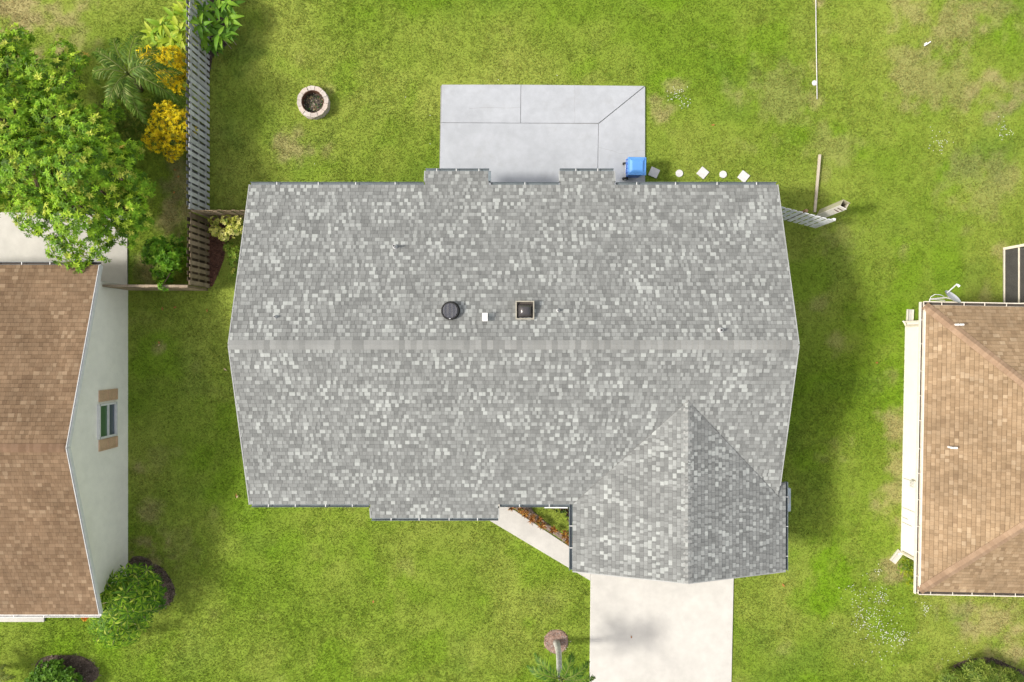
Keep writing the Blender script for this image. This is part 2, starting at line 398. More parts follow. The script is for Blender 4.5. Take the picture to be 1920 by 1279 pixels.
c0 = P(1840,1262); bed('mulch_bed', blob_poly(c0.x+.2, c0.y-.1, 1.55, .75, seed=9), M['dmulch'], .02)
pbed('soil_strip', [(388,170),(393,140),(397,110),(415,98),(432,80),(436,0),(430,-40),(386,-40),(385,60)], M['dmulch'], .012)

# ------------------------------------------------------------------ shingled roofs
def clip(poly, hp):
    """Sutherland-Hodgman against convex hp (counter-clockwise)"""
    out = poly
    for i in range(len(hp)):
        a, b = hp[i], hp[(i+1) % len(hp)]; src, out = out, []
        if not src: break
        def sd_(p): return (b[0]-a[0])*(p[1]-a[1]) - (b[1]-a[1])*(p[0]-a[0])
        for j in range(len(src)):
            p, q = src[j], src[(j+1) % len(src)]; dp, dq = sd_(p), sd_(q)
            if dp >= -1e-9: out.append(p)
            if (dp > 1e-9 and dq < -1e-9) or (dp < -1e-9 and dq > 1e-9):
                t = dp/(dp-dq); out.append((p[0]+(q[0]-p[0])*t, p[1]+(q[1]-p[1])*t))
    return out

def ccw(poly):
    a = sum(poly[i][0]*poly[(i+1) % len(poly)][1]-poly[(i+1) % len(poly)][0]*poly[i][1] for i in range(len(poly)))
    return poly if a > 0 else poly[::-1]

def area(p): return abs(sum(p[i][0]*p[(i+1) % len(p)][1]-p[(i+1) % len(p)][0]*p[i][1] for i in range(len(p))))/2

class Slope:
    """a roof plane: o on the eave line, u along the eave, v up the slope, n outwards"""
    def __init__(s, o, u, v):
        s.o = Vector(o); s.u = Vector(u).normalized(); s.v = Vector(v).normalized(); s.n = s.u.cross(s.v)
        s.flip = s.n.z < 0
        if s.flip: s.n = -s.n
    def at(s, a, b, h=0): return s.o + s.u*a + s.v*b + s.n*h
    def uv(s, x, y):
        """plan point on the plane -> (u, v)"""
        d = Vector((x, y, 0)) - Vector((s.o.x, s.o.y, 0)); vh = Vector((s.v.x, s.v.y, 0))
        return (d.dot(s.u), d.dot(vh)/vh.length_squared)

WIDTHS = (.11, .13, .145, .16, .18, .21)
def piece_geo(pts, h, e, flip, band=.7):
    """wedge from clipped polygon (u, v, course bottom at v=0): proud butt edge, tucked-in head, and the dark band
    that such shingles carry printed below the next course; returns local verts, faces and a tone factor per vert"""
    def hh(v): return h*(1 - .62*min(1, max(0, v/e)))
    n = len(pts)
    vs = [(p[0], p[1], hh(p[1])) for p in pts] + [(p[0], p[1], -.004) for p in pts]
    fs = [tuple(range(n))] + [(i, i+n, (i+1) % n+n, (i+1) % n) for i in range(n)]; tf = [1]*n + [.6]*n
    if n == 4 and max(p[1] for p in pts) > e*.98:
        w = max(p[0] for p in pts); u0 = min(p[0] for p in pts); k = len(vs); va = e*.87; vb = e*1.0
        if abs(area(pts) - (w-u0)*(max(p[1] for p in pts)-min(p[1] for p in pts))) < 1e-5:
            vs += [(u0, va, hh(va)+.0012), (w, va, hh(va)+.0012), (w, vb, hh(vb)+.0012), (u0, vb, hh(vb)+.0012)]; fs += [(k, k+1, k+2, k+3)]; tf += [band]*4
    if flip: fs = [f[::-1] for f in fs]
    return vs, fs, tf

class Roof:
    def __init__(s, e, tones, widths=WIDTHS, cuts=(.05, .08, .11, .15), dark=(0, 1, 1, 2, 3), th=(.023, .015), band=(.6, .88)):
        s.e = e; s.tones = tones; s.w = widths; s.pieces = []; s.cw = cuts; s.dark = dark; s.th = th; s.band = band
    def cover(s, sl, polys, cull=None, seed=1, vmin=None):
        r = random.Random(seed)
        for poly in polys:
            poly = ccw(poly); u0 = min(p[0] for p in poly); u1 = max(p[0] for p in poly); v0 = min(p[1] for p in poly); v1 = max(p[1] for p in poly)
            k = math.floor(v0/s.e + 1e-6)
            while k*s.e < v1 - 1e-6:
                u = u0 - r.uniform(0, .2); vb = k*s.e; prev = None
                while u < u1:
                    if prev is None or prev == 'cut' or r.random() < .12:
                        w = r.choice(s.w); t = s.tone(r, prev, sl, u, vb); hp = s.th[0]; prev = 'tab'
                    else:
                        w = r.choice(s.cw); t = r.choice(s.dark); hp = s.th[1]; prev = 'cut'
                    pl = clip([(u, vb), (u+w-.004, vb), (u+w-.004, vb+s.e+.012), (u, vb+s.e+.012)], poly)
                    if len(pl) > 2 and area(pl) > 2e-4 and not (cull and cull(sl.at(u+w/2, vb))):
                        full = len(pl) == 4 and abs(area(pl) - (w-.004)*(s.e+.012)) < 1e-6
                        s.pieces.append((sl, u, vb, w, t, hp, [(p[0]-u, p[1]-vb) for p in pl], full))
                    u += w
                k += 1
    def tone(s, r, prev, sl, u, v):
        x = min(.9999, r.random()*(1 + .16*math.sin(u*1.3 + v*2.2 + math.sin(v*1.7 - u*.8)))); acc = 0
        for i, (c, wt) in enumerate(s.tones):
            acc += wt
            if x <= acc: return i
        return 0
    def finish(s, roof, m, n_single=290):
        cand = [i for i, p in enumerate(s.pieces) if p[7]]
        def key(i):
            sl, u, v, w = s.pieces[i][:4]; q = sl.at(u+w/2, v)
            if abs(q.x) > 20.6 or abs(q.y) > 13.7: return 0
            return w*sl.n.z/(CAM_H-q.z)**2
        single = set(sorted(cand, key=key, reverse=True)[:n_single])
        cache = {}; mb = MB()
        for i, (sl, u, v, w, t, h, pts, full) in enumerate(s.pieces):
            col = s.tones[t][0]
            if i in single:
                kk = (w, t, h, sl.flip)
                if kk not in cache:
                    q = MB(); vs_, fs_, tf_ = piece_geo(pts, h, s.e, sl.flip, sum(s.band)/2)
                    q.add(vs_, fs_, col); q.c = [tuple(c*k_ for c in col) for k_ in tf_]; cache[kk] = q.mesh('shingle', m)
                o = bpy.data.objects.new('shingle', cache[kk]); link(o, roof, True)
                mt = Matrix((sl.u, sl.v, sl.n)).transposed().to_4x4(); mt.translation = sl.at(u, v)
                o.matrix_local = mt
            else:
                j = rng.uniform(.93, 1.07); vs_, fs_, tf_ = piece_geo(pts, h, s.e, sl.flip, rng.uniform(*s.band))
                mb.add([sl.at(p[0]+u, p[1]+v, p[2]) for p in vs_], fs_, col); mb.c[-len(vs_):] = [tuple(c*j*k_ for c in col) for k_ in tf_]
        o = mb.build('shingle_courses', m, roof, True); o['kind'] = 'stuff'

def deck_geo(mb, sl, poly, th=.10, off_=-.003):
    poly = ccw(poly); n = len(poly)
    a = [sl.at(p[0], p[1], off_) for p in poly]; b = [q - Vector((0, 0, th)) for q in a]
    fs = [tuple(range(n)), tuple(range(2*n-1, n-1, -1))] + [(i, i+n, (i+1) % n+n, (i+1) % n) for i in range(n)]
    if sl.flip: fs = [f[::-1] for f in fs]
    mb.add(a+b, fs)

def ridge_caps(roof, a, b, da, db, m, tones, wid=.155, e=.2, seed=3, lift=.048):
    """bent cap shingles along a -> b; da, db down-slope unit vectors either side; each piece a child of the roof"""
    r = random.Random(seed); a, b = Vector(a), Vector(b); L = (b-a).length; t = (b-a).normalized(); n = int(L/e)
    cache = {}
    up = -(da+db).normalized()
    for i in range(n+1):
        k = i*e
        if k > L - .05: break
        c = r.choice(tones); ln = min(e+.03, L-k)
        kk = (c, round(ln, 3))
        if kk not in cache:
            mb = MB(); vs = []
            for q, h in ((0, lift), (ln, lift-.030)):
                for d, s_ in ((da, wid), (da, 0), (db, wid)):
                    vs.append(t*q + d*s_ + up*h)
                for d, s_ in ((da, wid), (da, 0), (db, wid)): vs.append(t*q + d*s_ + up*(h-.012))
            fs = [(0,1,7,6),(1,2,8,7),(0,3,4,1),(1,4,5,2),(0,6,9,3),(2,5,11,8),(6,7,10,9),(7,8,11,10)]
            mb.add(vs, fs, c); me = mb.mesh('ridge_cap', m)
            bm = bmesh.new(); bm.from_mesh(me); bmesh.ops.recalc_face_normals(bm, faces=bm.faces[:])
            bm.to_mesh(me); bm.free(); cache[kk] = me
        o = bpy.data.objects.new('ridge_cap', cache[kk]); link(o, roof, True); o.location = a + t*k

def gutter(house, a, b, outw, m, m_in, m_hang, hang, w=.115, h=.11, name='gutter', lip=.012):
    """open trough from a to b hung under the eave; outw = outward plan direction"""
    a, b, o = Vector(a), Vector(b), Vector(outw); t = (b-a).normalized(); L = (b-a).length
    mb = MB()
    def bx(o0, o1, z0, z1, e0=0, e1=0):
        vs = []
        for z in (z0, z1):
            for q, s_ in ((-e0, o0), (L+e1, o0), (L+e1, o1), (-e0, o1)): vs.append(a + t*q + o*s_ + Vector((0, 0, z)))
        mb.add(vs, ((3,2,1,0),(4,5,6,7),(0,1,5,4),(1,2,6,5),(2,3,7,6),(3,0,4,7)))
    bx(.0, w, -h, -h+.008); bx(w, w+lip, -h, .012); bx(-.012, 0, -h, -.01)
    g_ = mb.build(name, m, house)
    bm = bmesh.new(); bm.from_mesh(g_.data); bmesh.ops.recalc_face_normals(bm, faces=bm.faces[:]); bm.to_mesh(g_.data); bm.free()
    if m_in:
        q = MB(); vs = [a + t*s_ + o*d_ + Vector((0, 0, -h+.016)) for s_, d_ in ((.01,.006),(L-.01,.006),(L-.01,w-.004),(.01,w-.004))]
        q.add(vs, ((0,1,2,3),)); f = q.build('gutter_floor', m_in, g_)
    n = max(1, int(L/hang)); st = (L - (n-1)*hang)/2
    q = MB(); ang = math.atan2(t.y, t.x)
    q.box((0, 0, 0), (.024, w+.03, .012), 0)
    me = q.mesh('gutter_hanger', m_hang)
    for i in range(n):
        ho = bpy.data.objects.new('gutter_hanger', me); link(ho, g_, True)
        ho.location = a + t*(st + i*hang + rng.uniform(-.06, .06)) + o*(w*.52) + Vector((0, 0, .004)); ho.rotation_euler = (0, 0, ang)
    return g_

# ================================================================== main house
XL, XR, YN, YS, YR, ZE, ZR = -9.645, 9.757, 5.74, -6.0, -0.13, 2.70, 4.655
GX0, GXR, GX1, GYF, GZR = 2.24, 6.15, 10.05, -8.46, 4.0
house = thing('house', 'wide single-storey house with mottled grey shingle roof between the two brown-roofed houses', 'house', (0, 0, 0))
# walls
mb = MB(); wallp = [(-9.2, 5.2), (-3.0, 5.2), (-3.0, 5.75), (-1.05, 5.75), (-1.05, 5.2), (1.95, 5.2), (1.95, 5.75), (3.6, 5.75), (3.6, 5.2), (9.3, 5.2), (9.3, -5.0),
        (9.55, -5.0), (9.55, -7.95), (2.75, -7.95), (2.75, -4.2), (-.9, -4.2), (-.9, -5.95), (-4.9, -5.95), (-4.9, -5.4), (-9.2, -5.4)]
mb.prism(wallp, 0, 2.42)
mb.build('wall', M['wall_main'], house); off(wallp)
gb = MB()
for x in (-9.2, 9.1):
    gb.add([(x, 5.2, 2.4), (x, -5.4, 2.4), (x, YR, 4.4), (x+.2, 5.2, 2.4), (x+.2, -5.4, 2.4), (x+.2, YR, 4.4)], ((0,2,1),(3,4,5),(0,3,5,2),(2,5,4,1)))
gb.add([(2.9, -7.9, 2.4), (9.4, -7.9, 2.4), (GXR, -7.9, 3.75), (2.9, -7.7, 2.4), (9.4, -7.7, 2.4), (GXR, -7.7, 3.75)], ((0,1,2),(3,5,4)))
gb.build('gable_wall', M['wall_main'], house)
gd = MB()
for k in range(4): gd.box((5.95, -7.975, .30+k*.54), (4.9, .05, .52))
gd.build('garage_door', M['white'], house, bevel=.01)
ang = math.atan2(1, 3); ca, sa = math.cos(ang), math.sin(ang)
north = Slope((0, YN, ZR-(YN-YR)/3), (1, 0, 0), (0, -ca, sa)); south = Slope((0, YS, ZR+(YS-YR)/3), (1, 0, 0), (0, ca, sa))
gleft = Slope((GX0, 0, ZE+.022), (0, 1, 0), (ca, 0, sa)); gright = Slope((GX1, 0, ZE+.022), (0, 1, 0), (-ca, 0, sa))
VN = (YN-YR)/ca; VS = (YR-YS)/ca; E = VN/43
VB = 4*E
yc = YR - 3*(ZR-GZR)      # plan Y where the garage ridge dies into the main slope
def gp(sl, l): return [sl.uv(x, y) for x, y in l]
nb = [[(XL, 0), (XR, 0), (XR, VN), (XL, VN)], [(-3.21, -VB), (-.85, -VB), (-.85, 0), (-3.21, 0)], [(1.773, -VB), (3.78, -VB), (3.78, 0), (1.773, 0)]]
sb = [[(XL, 0), (XR, 0), (XR, VS), (XL, VS)], [(-5.22, -VB), (-.51, -VB), (-.51, 0), (-5.22, 0)]]
gl = [gp(gleft, [(GX0, GYF), (GXR, GYF), (GXR, yc), (GX0, YS)])]
gr = [gp(gright, [(GX1, GYF), (GX1, YS), (XR+.01, YS+.29), (GXR, yc), (GXR, GYF)]), gp(gright, [(XR+.012, YS+.29), (GX1, YS), (GX1, -5.2), (XR+.012, -5.2)])]
mb = MB()
for pl in nb: deck_geo(mb, north, pl)
deck_geo(mb, south, [(XL, 0), (XR, 0), (XR, VS), (XL, VS)]); deck_geo(mb, south, sb[1])
for pl in gl: deck_geo(mb, gleft, pl)
for pl in gr: deck_geo(mb, gright, pl)
roof = mb.build('roof', M['deck'], house); roof['_w'] = 1
GREY = [((.180, .182, .175), .06), ((.202, .204, .196), .11), ((.225, .227, .218), .18), ((.250, .253, .243), .20), ((.282, .286, .274), .18), ((.325, .331, .316), .15), ((.380, .389, .369), .12)]
GREY = [((c[0]*.93, c[1]*.955, c[2]*.96), k_) for c, k_ in GREY]; rf = Roof(E, GREY)
def under_garage(q):
    if q.y > yc or q.x < GX0 or q.x > GX1: return False
    zg = ZE + min(q.x-GX0, GX1-q.x)/3
    return zg > q.z + .06
rf.cover(north, nb, seed=1); rf.cover(south, sb, under_garage, seed=2); rf.cover(gleft, gl, seed=3); rf.cover(gright, gr, seed=4)
rf.finish(roof, M['shingle'])
CAPS = [(.25, .255, .243), (.285, .29, .278), (.262, .267, .255), (.225, .23, .22), (.27, .275, .263), (.30, .305, .292)]
ridge_caps(roof, (XL, YR, ZR), (XR, YR, ZR), Vector((0, ca, -sa)), Vector((0, -ca, -sa)), M['shingle'], CAPS, wid=.17)
ridge_caps(roof, (GXR, GYF, GZR), (GXR, yc+.1, GZR), Vector((ca, 0, -sa)), Vector((-ca, 0, -sa)), M['shingle'], CAPS, wid=.16)
# rake trims
def rake(parent, a, b, m, w=.035, h=.13, dz=-.045):
    mb = MB(); bar(mb, Vector(a)+Vector((0, 0, dz)), Vector(b)+Vector((0, 0, dz)), w, h); return mb.build('rake_trim', m, parent)
for x, s_ in ((XL, -1), (XR, 1)):
    rake(house, (x+s_*.02, YN, north.o.z), (x+s_*.02, YR, ZR), M['drip']); rake(house, (x+s_*.02, YS if x < 0 else -5.25, south.o.z if x < 0 else ZR-(YR+5.25)/3), (x+s_*.02, YR, ZR), M['drip'])
rake(house, (GX0, GYF-.02, ZE), (GXR, GYF-.02, GZR), M['drip']); rake(house, (GX1, GYF-.02, ZE), (GXR, GYF-.02, GZR), M['drip'])
zb = ZE - VB*sa; yb = VB*ca
for x, s_ in ((-3.21, -1), (-.85, 1), (1.773, -1), (3.78, 1)):
    rake(house, (x+s_*.02, YN+yb, north.o.z-VB*sa), (x+s_*.02, YN+.14, north.o.z-.045), M['gutter'] if x == -.85 else M['drip'], w=.10 if x == -.85 else .035)
for x, s_ in ((-5.22, -1), (-.51, 1)):
    rake(house, (x+s_*.02, YS-yb, south.o.z-VB*sa), (x+s_*.02, YS-.14, south.o.z-.045), M['drip'])
# valley lines: dark bars added to draw the shade under the raised edge
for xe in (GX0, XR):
    ye = yc - abs(xe-GXR); v = MB(); bar(v, (GXR, yc, GZR+.028), (xe, ye, ZR+(ye-YR)/3+.028), .012, .02); v.build('valley_shade_line', M['deck'], house)
# eave gutters
ga = (M['gutter'], None, M['white'])
zn, zs = north.o.z-.03, south.o.z-.03
for x0, x1 in ((XL, -3.26), (-.78, 1.72), (3.84, XR)): gutter(house, (x0, YN+.02, zn), (x1, YN+.02, zn), (0, 1, 0), *ga, 1.45, w=.085)
for x0, x1 in ((-3.21, -.85), (1.773, 3.78)): gutter(house, (x0, YN+yb+.02, zn-VB*sa), (x1, YN+yb+.02, zn-VB*sa), (0, 1, 0), *ga, .75, w=.085)
for x0, x1 in ((XL+.03, -5.27), (-.45, GX0-.12)): gutter(house, (x0, YS-.02, zs), (x1, YS-.02, zs), (0, -1, 0), *ga, 1.05, w=.085)
gutter(house, (-5.22, YS-yb-.02, zs-VB*sa), (-.51, YS-yb-.02, zs-VB*sa), (0, -1, 0), *ga, 1.05, w=.085)
gutter(house, (GX0-.02, GYF, ZE-.03), (GX0-.02, YS-.02, ZE-.03), (-1, 0, 0), *ga, .82, w=.10)
gutter(house, (GX1+.02, GYF, ZE-.03), (GX1+.02, -5.2, ZE-.03), (1, 0, 0), *ga, 1.05, w=.085)
dsp = MB(); dsp.tube([(2.06, YS-.16, 2.55), (1.2, YS-.16, 2.52)], .035, 6); dsp.build('downspout', M['white'], house)

def on_main(px, py):
    z = 4.0
    for _ in range(20):
        q = P(px, py, z); z = ZR - abs(q.y-YR)/3
    return P(px, py, z)
# round solar vent
q = on_main(845, 583); zt = .26
v = MB(); v.lathe([(.335, -.2), (.335, .0), (.32, .12), (.27, .14), (.27, .16)], 28, q); vent = v.build('roof_vent', M['black'], house, smooth=False)
vent['label'] = 'round black solar-topped roof vent'
v = MB(); v.lathe([(.31, .16), (.315, .20), (.29, .23)], 28, q); v.build('vent_cap', M['black'], vent)
v = MB(); v.lathe([(.255, .232), (.255, .238)], 28, q); v.build('solar_disc', M['solar'], vent)
for k in range(-5, 6):
    v = MB(); ln = math.sqrt(max(.01, .25**2-(k*.045)**2))*2; v.box((q.x+k*.045, q.y, q.z+.2395), (.005, ln, .003)); v.build('panel_line', M['steel'], vent)
v = MB(); v.box((q.x-.01, q.y-.275, q.z+.238), (.05, .03, .01)); v.build('clip', M['lead'], vent)
# square skylight
q = on_main(984, 582); S = .30
v = MB()
for dx, dy, lx, ly in ((0, S, 2*S+.04, .04), (0, -S, 2*S+.04, .04), (S, 0, .04, 2*S-.04), (-S, 0, .04, 2*S-.04)): v.box((q.x+dx, q.y+dy, q.z+.05), (lx, ly, .30))
sk = v.build('skylight', M['tanmetal'], house); sk['label'] = 'square roof skylight with tan frame and smoked dome'
v = MB(); v.box((q.x, q.y, q.z+.05), (2*S-.04, 2*S-.04, .10)); v.build('curb_well', M['gutter_in'], sk)
v = MB(); n = 10; vs_ = []; fs_ = []
for i in range(n+1):
    for j in range(n+1):
        a_, b_2 = (i/n*2-1), (j/n*2-1); h = max(0, (1-abs(a_)**3.2)*(1-abs(b_2)**3.2))
        vs_.append((q.x+a_*(S-.05)*(1-.18*(b_2 > 0)*b_2*0), q.y-.02+b_2*(S-.07), q.z+.11+.24*h**.8))
for i in range(n):
    for j in range(n): fs_.append((i*(n+1)+j, (i+1)*(n+1)+j, (i+1)*(n+1)+j+1, i*(n+1)+j+1))
v.add(vs_, fs_); v.build('dome', M['dome'], sk, smooth=True)
# white box vent
q = on_main(910, 595); v = MB(); v.box((q.x, q.y, q.z+.06), (.15, .25, .36)); bv = v.build('box_vent', M['white'], house, bevel=.008)
v = MB(); v.box((q.x, q.y, q.z+.255), (.185, .29, .03)); v.build('vent_lid', M['white'], bv, bevel=.008)
# plumbing pipes
for px, py, r_, h in ((741, 463, .05, .30), (517, 594, .035, .16), (1046, 582, .035, .16), (1350, 619, .055, .2)):
    q = on_main(px, py); v = MB(); v.lathe([(r_*1.9, -.1), (r_*1.7, .05), (r_, .09), (r_, h), (r_*.72, h)], 14, q); pv = v.build('vent_pipe', M['lead'], house)
    v = MB(); v.lathe([(r_*.7, h-.02), (r_*.7, h+.004)], 14, q); v.build('pipe_mouth', M['black'], pv)  # black disc drawn for the shade inside the open pipe
# condenser beside the garage wall
co = P(1476, 938, .85); cnd = thing('air_conditioner', 'pale grey outdoor air conditioner tucked under the garage eave', 'air conditioner', (10.58, co.y, 0))
v = MB(); v.box((0, 0, .45), (.86, .92, .70)); v.build('cabinet', M['cond'], cnd, True, bevel=.02)
v = MB(); v.box((0, 0, .05), (1.0, 1.05, .1)); v.build('pad', M['driveway'], cnd, True)
v = MB(); v.lathe([(.36, .80), (.36, .83), (.30, .85)], 20); v.build('fan_guard', M['steel'], cnd, True)
off(rect(10.0, co.y-.55, 11.1, co.y+.55))

# ================================================================== left house
lx = -15.25; LZ = 2.6; LYN, LYS, LYR, LZR = 2.81, -10.10, -3.66, 4.56
lh = thing('house', 'cream-walled house with faded brown gable roof beside the big leafy tree', 'house', (-19, -3.66, 0))
lang = math.atan2(LZR-LZ, (LYN-LYS)/2); lc, lsn = math.cos(lang), math.sin(lang)
lW = -15.58
mb = MB(); yw0, yw1 = LYN-.55, LYS+.55
zw = LZ + .55*math.tan(lang) - .12
mb.add([(lW, yw0, 0), (lW, yw1, 0), (lW, yw1, zw), (lW, LYR, LZR-.12), (lW, yw0, zw), (-27, yw0, 0), (-27, yw1, 0), (-27, yw1, zw), (-27, LYR, LZR-.12), (-27, yw0, zw)],
       [(0,4,3,2,1), (5,6,7,8,9), (0,5,9,4), (1,2,7,6)])
mb.build('wall', M['wall_left'], lh); off(rect(-27, yw1, lW+.02, yw0))
ln_ = Slope((0, LYN, LZ), (1, 0, 0), (0, -lc, lsn)); ls_ = Slope((0, LYS, LZ), (1, 0, 0), (0, lc, lsn)); LV = (LYN-LYR)/lc; LV2 = (LYR-LYS)/lc
pn = [(-27, 0), (lx, 0), (lx, LV), (-27, LV)]; ps = [(-27, 0), (lx, 0), (lx, LV2), (-27, LV2)]
mb = MB(); deck_geo(mb, ln_, pn, .08); deck_geo(mb, ls_, ps, .08)
lroof = mb.build('roof', M['bdeck'], lh); lroof['_w'] = 1
BROWN = [((.190, .108, .066), .20), ((.210, .121, .075), .28), ((.230, .134, .084), .26), ((.252, .150, .095), .16), ((.168, .094, .058), .06), ((.285, .175, .113), .04)]
WB = (.13, .16, .19, .23)
BROWN = [((c[0]*.89, c[1]*1.04, c[2]*1.02), k_) for c, k_ in BROWN]; rf = Roof(LV/45, BROWN, WB, (.10, .14), (0, 1, 2), (.015, .013), (.5, .8)); seen = lambda q: q.x < -22.2
rf.cover(ln_, [pn], seen, 11); rf.cover(ls_, [ps], seen, 12); rf.finish(lroof, M['brown_shingle'])
BC = [(.205, .132, .082), (.225, .146, .093), (.19, .12, .074)]
ridge_caps(lroof, (-22.2, LYR, LZR), (lx, LYR, LZR), Vector((0, lc, -lsn)), Vector((0, -lc, -lsn)), M['brown_shingle'], BC, wid=.16, e=.13)
for y0, z0 in ((LYN, LZ), (LYS, LZ)):
    rake(lh, (lx+.012, y0, z0), (lx+.012, LYR, LZR), M['lead'], w=.03, h=.06, dz=-.005)
    mb = MB(); bar(mb, (lx+.03, y0, z0-.10), (lx+.03, LYR, LZR-.10), .04, .14); mb.build('rake_board', M['white'], lh)
gutter(lh, (-27, LYS-.02, LZ-.04), (lx, LYS-.02, LZ-.04), (0, -1, 0), M['white'], None, M['white'], 1.1, w=.09)
gutter(lh, (-27, LYN+.02, LZ-.04), (lx, LYN+.02, LZ-.04), (0, 1, 0), M['gutter'], M['gutter_in'], M['white'], 1.0, w=.09)
# gable window and shutters
wx = lW; wy0, wy1, wz0, wz1 = -3.66, -2.42, .98, 2.13
v = MB()
for y, z, ly, lz in (((wy0+wy1)/2, wz1, wy1-wy0+.08, .07), ((wy0+wy1)/2, wz0, wy1-wy0+.08, .09), (wy0, (wz0+wz1)/2, .07, wz1-wz0), (wy1, (wz0+wz1)/2, .07, wz1-wz0), ((wy0+wy1)/2, 1.54, wy1-wy0-.07, .05)):
    v.box((wx+.04, y, z), (.12, ly, lz))
win = v.build('window', M['white'], lh)
M['screenpane'] = mat('screened_window_pane', (.10, .125, .15), .12, .5, 0, ()); M['reflectionpane'] = mat('lawn_reflection_window_pane', (.07, .15, .07), .06, .6, 0, ())  # upper pane's green is the lawn's reflection painted into its colour
for z0, z1, dx, pm in ((wz0+.05, 1.515, .012, 'screenpane'), (1.565, wz1-.035, .03, 'reflectionpane')):
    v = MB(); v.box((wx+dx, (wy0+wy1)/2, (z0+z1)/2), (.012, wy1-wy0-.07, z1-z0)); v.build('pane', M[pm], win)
for y0, y1 in ((-2.30, -1.87), (-4.17, -3.74)):
    v = MB(); ym = (y0+y1)/2
    for z in (.86, 1.46, 2.04): v.box((wx+.025, ym, z), (.05, y1-y0, .07))
    for y in (y0+.03, y1-.03):
        for za, zb_ in ((.895, 1.425), (1.495, 2.005)): v.box((wx+.025, y, (za+zb_)/2), (.05, .06, zb_-za))
    sh = v.build('shutter', M['tan'], lh)
    for za, zb_ in ((.895, 1.425), (1.495, 2.005)):
        v = MB(); v.box((wx+.015, ym, (za+zb_)/2), (.03, y1-y0-.12, zb_-za)); v.build('panel', M['tan'], sh)

# ================================================================== right house (turned slightly)
RA = R(-1.1); RO = Vector((15.05, -4.0, 0)); RM = Matrix.Translation(RO) @ Matrix.Rotation(RA, 4, 'Z') @ Matrix.Translation(-RO)
def rt(x, y, z=0): return RM @ Vector((x, y, z))
def rv(x, y, z=0): return RM.to_3x3() @ Vector((x, y, z))
rx0, ry0, ry1, RZ = 15.10, -9.20, 1.32, 2.70; hd = (ry1-ry0)/2; pit = .494; ryc = (ry0+ry1)/2
rh = thing('house', 'white-walled house with light brown hip roof and satellite dish at its corner', 'house', (20, -4, 0))
rang = math.atan(pit); rc, rsn = math.cos(rang), math.sin(rang)
mb = MB(); wl = [rt(15.86, .76), rt(30, .76), rt(30, -8.6), rt(15.86, -8.6)]; mb.prism([(p.x, p.y) for p in wl], 0, 2.62); mb.build('wall', M['wall_right'], rh); off([(p.x, p.y) for p in wl])
mb = MB(); so = [rt(rx0+.03, ry1-.03), rt(30, ry1-.03), rt(30, ry0+.03), rt(rx0+.03, ry0+.03)]; mb.prism([(p.x, p.y) for p in so], 2.50, 2.56); mb.build('soffit', M['white'], rh)
def rslope(o, u, v): return Slope(rt(*o), rv(*u), rv(*v))
rw = rslope((rx0, 0, RZ), (0, 1, 0), (rc, 0, rsn)); rn = rslope((0, ry1, RZ), (1, 0, 0), (0, -rc, rsn)); rs = rslope((0, ry0, RZ), (1, 0, 0), (0, rc, rsn))
HV = hd/rc
def ruv(sl, l): return [sl.uv(*rt(x, y)[:2]) for x, y in l]
pw = ruv(rw, [(rx0, ry0), (rx0, ry1), (rx0+hd, ryc)])
pn = ruv(rn, [(rx0, ry1), (30, ry1), (30, ryc), (rx0+hd, ryc)]); ps = ruv(rs, [(rx0, ry0), (30, ry0), (30, ryc), (rx0+hd, ryc)])
mb = MB(); deck_geo(mb, rw, pw, .08); deck_geo(mb, rn, pn, .08); deck_geo(mb, rs, ps, .08)
rroof = mb.build('roof', M['bdeck'], rh); rroof['_w'] = 1
TAN = [((.270, .158, .092), .20), ((.295, .175, .103), .28), ((.320, .192, .115), .27), ((.345, .210, .128), .16), ((.235, .136, .080), .06), ((.375, .235, .148), .03)]
TAN = [((c[0]*.94, c[1]*1.12, c[2]*1.14), k_) for c, k_ in TAN]; rf = Roof(HV/41, TAN, WB, (.10, .14), (0, 1, 2), (.015, .013), (.5, .8)); far = lambda q: q.x > 22.5
rf.cover(rw, [pw], far, 21); rf.cover(rn, [pn], far, 22); rf.cover(rs, [ps], far, 23); rf.finish(rroof, M['brown_shingle'])
TC = [(.30, .207, .134), (.325, .226, .148), (.28, .19, .122)]
apex = rt(rx0+hd, ryc, RZ+hd*pit)
for yy, s_ in ((ry1, -1), (ry0, 1)):
    c_ = rt(rx0, yy, RZ); t_h = (apex-c_).normalized(); nw = rw.n; no = rn.n if s_ < 0 else rs.n
    da = nw.cross(t_h)*1; db = no.cross(t_h)*-1
    if da.z > 0: da = -da
    if db.z > 0: db = -db
    ridge_caps(rroof, c_, apex, da.normalized(), db.normalized(), M['brown_shingle'], TC, wid=.17, e=.14, seed=5, lift=.05)
zg = RZ-.03
gutter(rh, rt(rx0-.02, ry0-.12, zg), rt(rx0-.02, ry1+.12, zg), rv(-1, 0, 0), M['cream'], M['gutter_in'], M['cream'], .95, w=.10, lip=.03)
gutter(rh, rt(rx0+.0, ry1+.02, zg), rt(30, ry1+.02, zg), rv(0, 1, 0), M['cream'], M['gutter_in'], M['cream'], .80, w=.10, lip=.03)
gutter(rh, rt(rx0+.0, ry0-.02, zg), rt(30, ry0-.02, zg), rv(0, -1, 0), M['cream'], M['gutter_in'], M['cream'], .78, w=.10, lip=.03)
mb = MB(); bar(mb, rt(rx0-.005, ry0, RZ+.012), rt(rx0-.005, ry1, RZ+.012), .05, .03); mb.build('drip_edge', M['cream'], rh)
def on_right(px, py, sl):
    z = 3.5
    for _ in range(30):
        q = P(px, py, z); u_, v_ = sl.uv(q.x, q.y); z = sl.at(u_, v_).z
    return P(px, py, z)
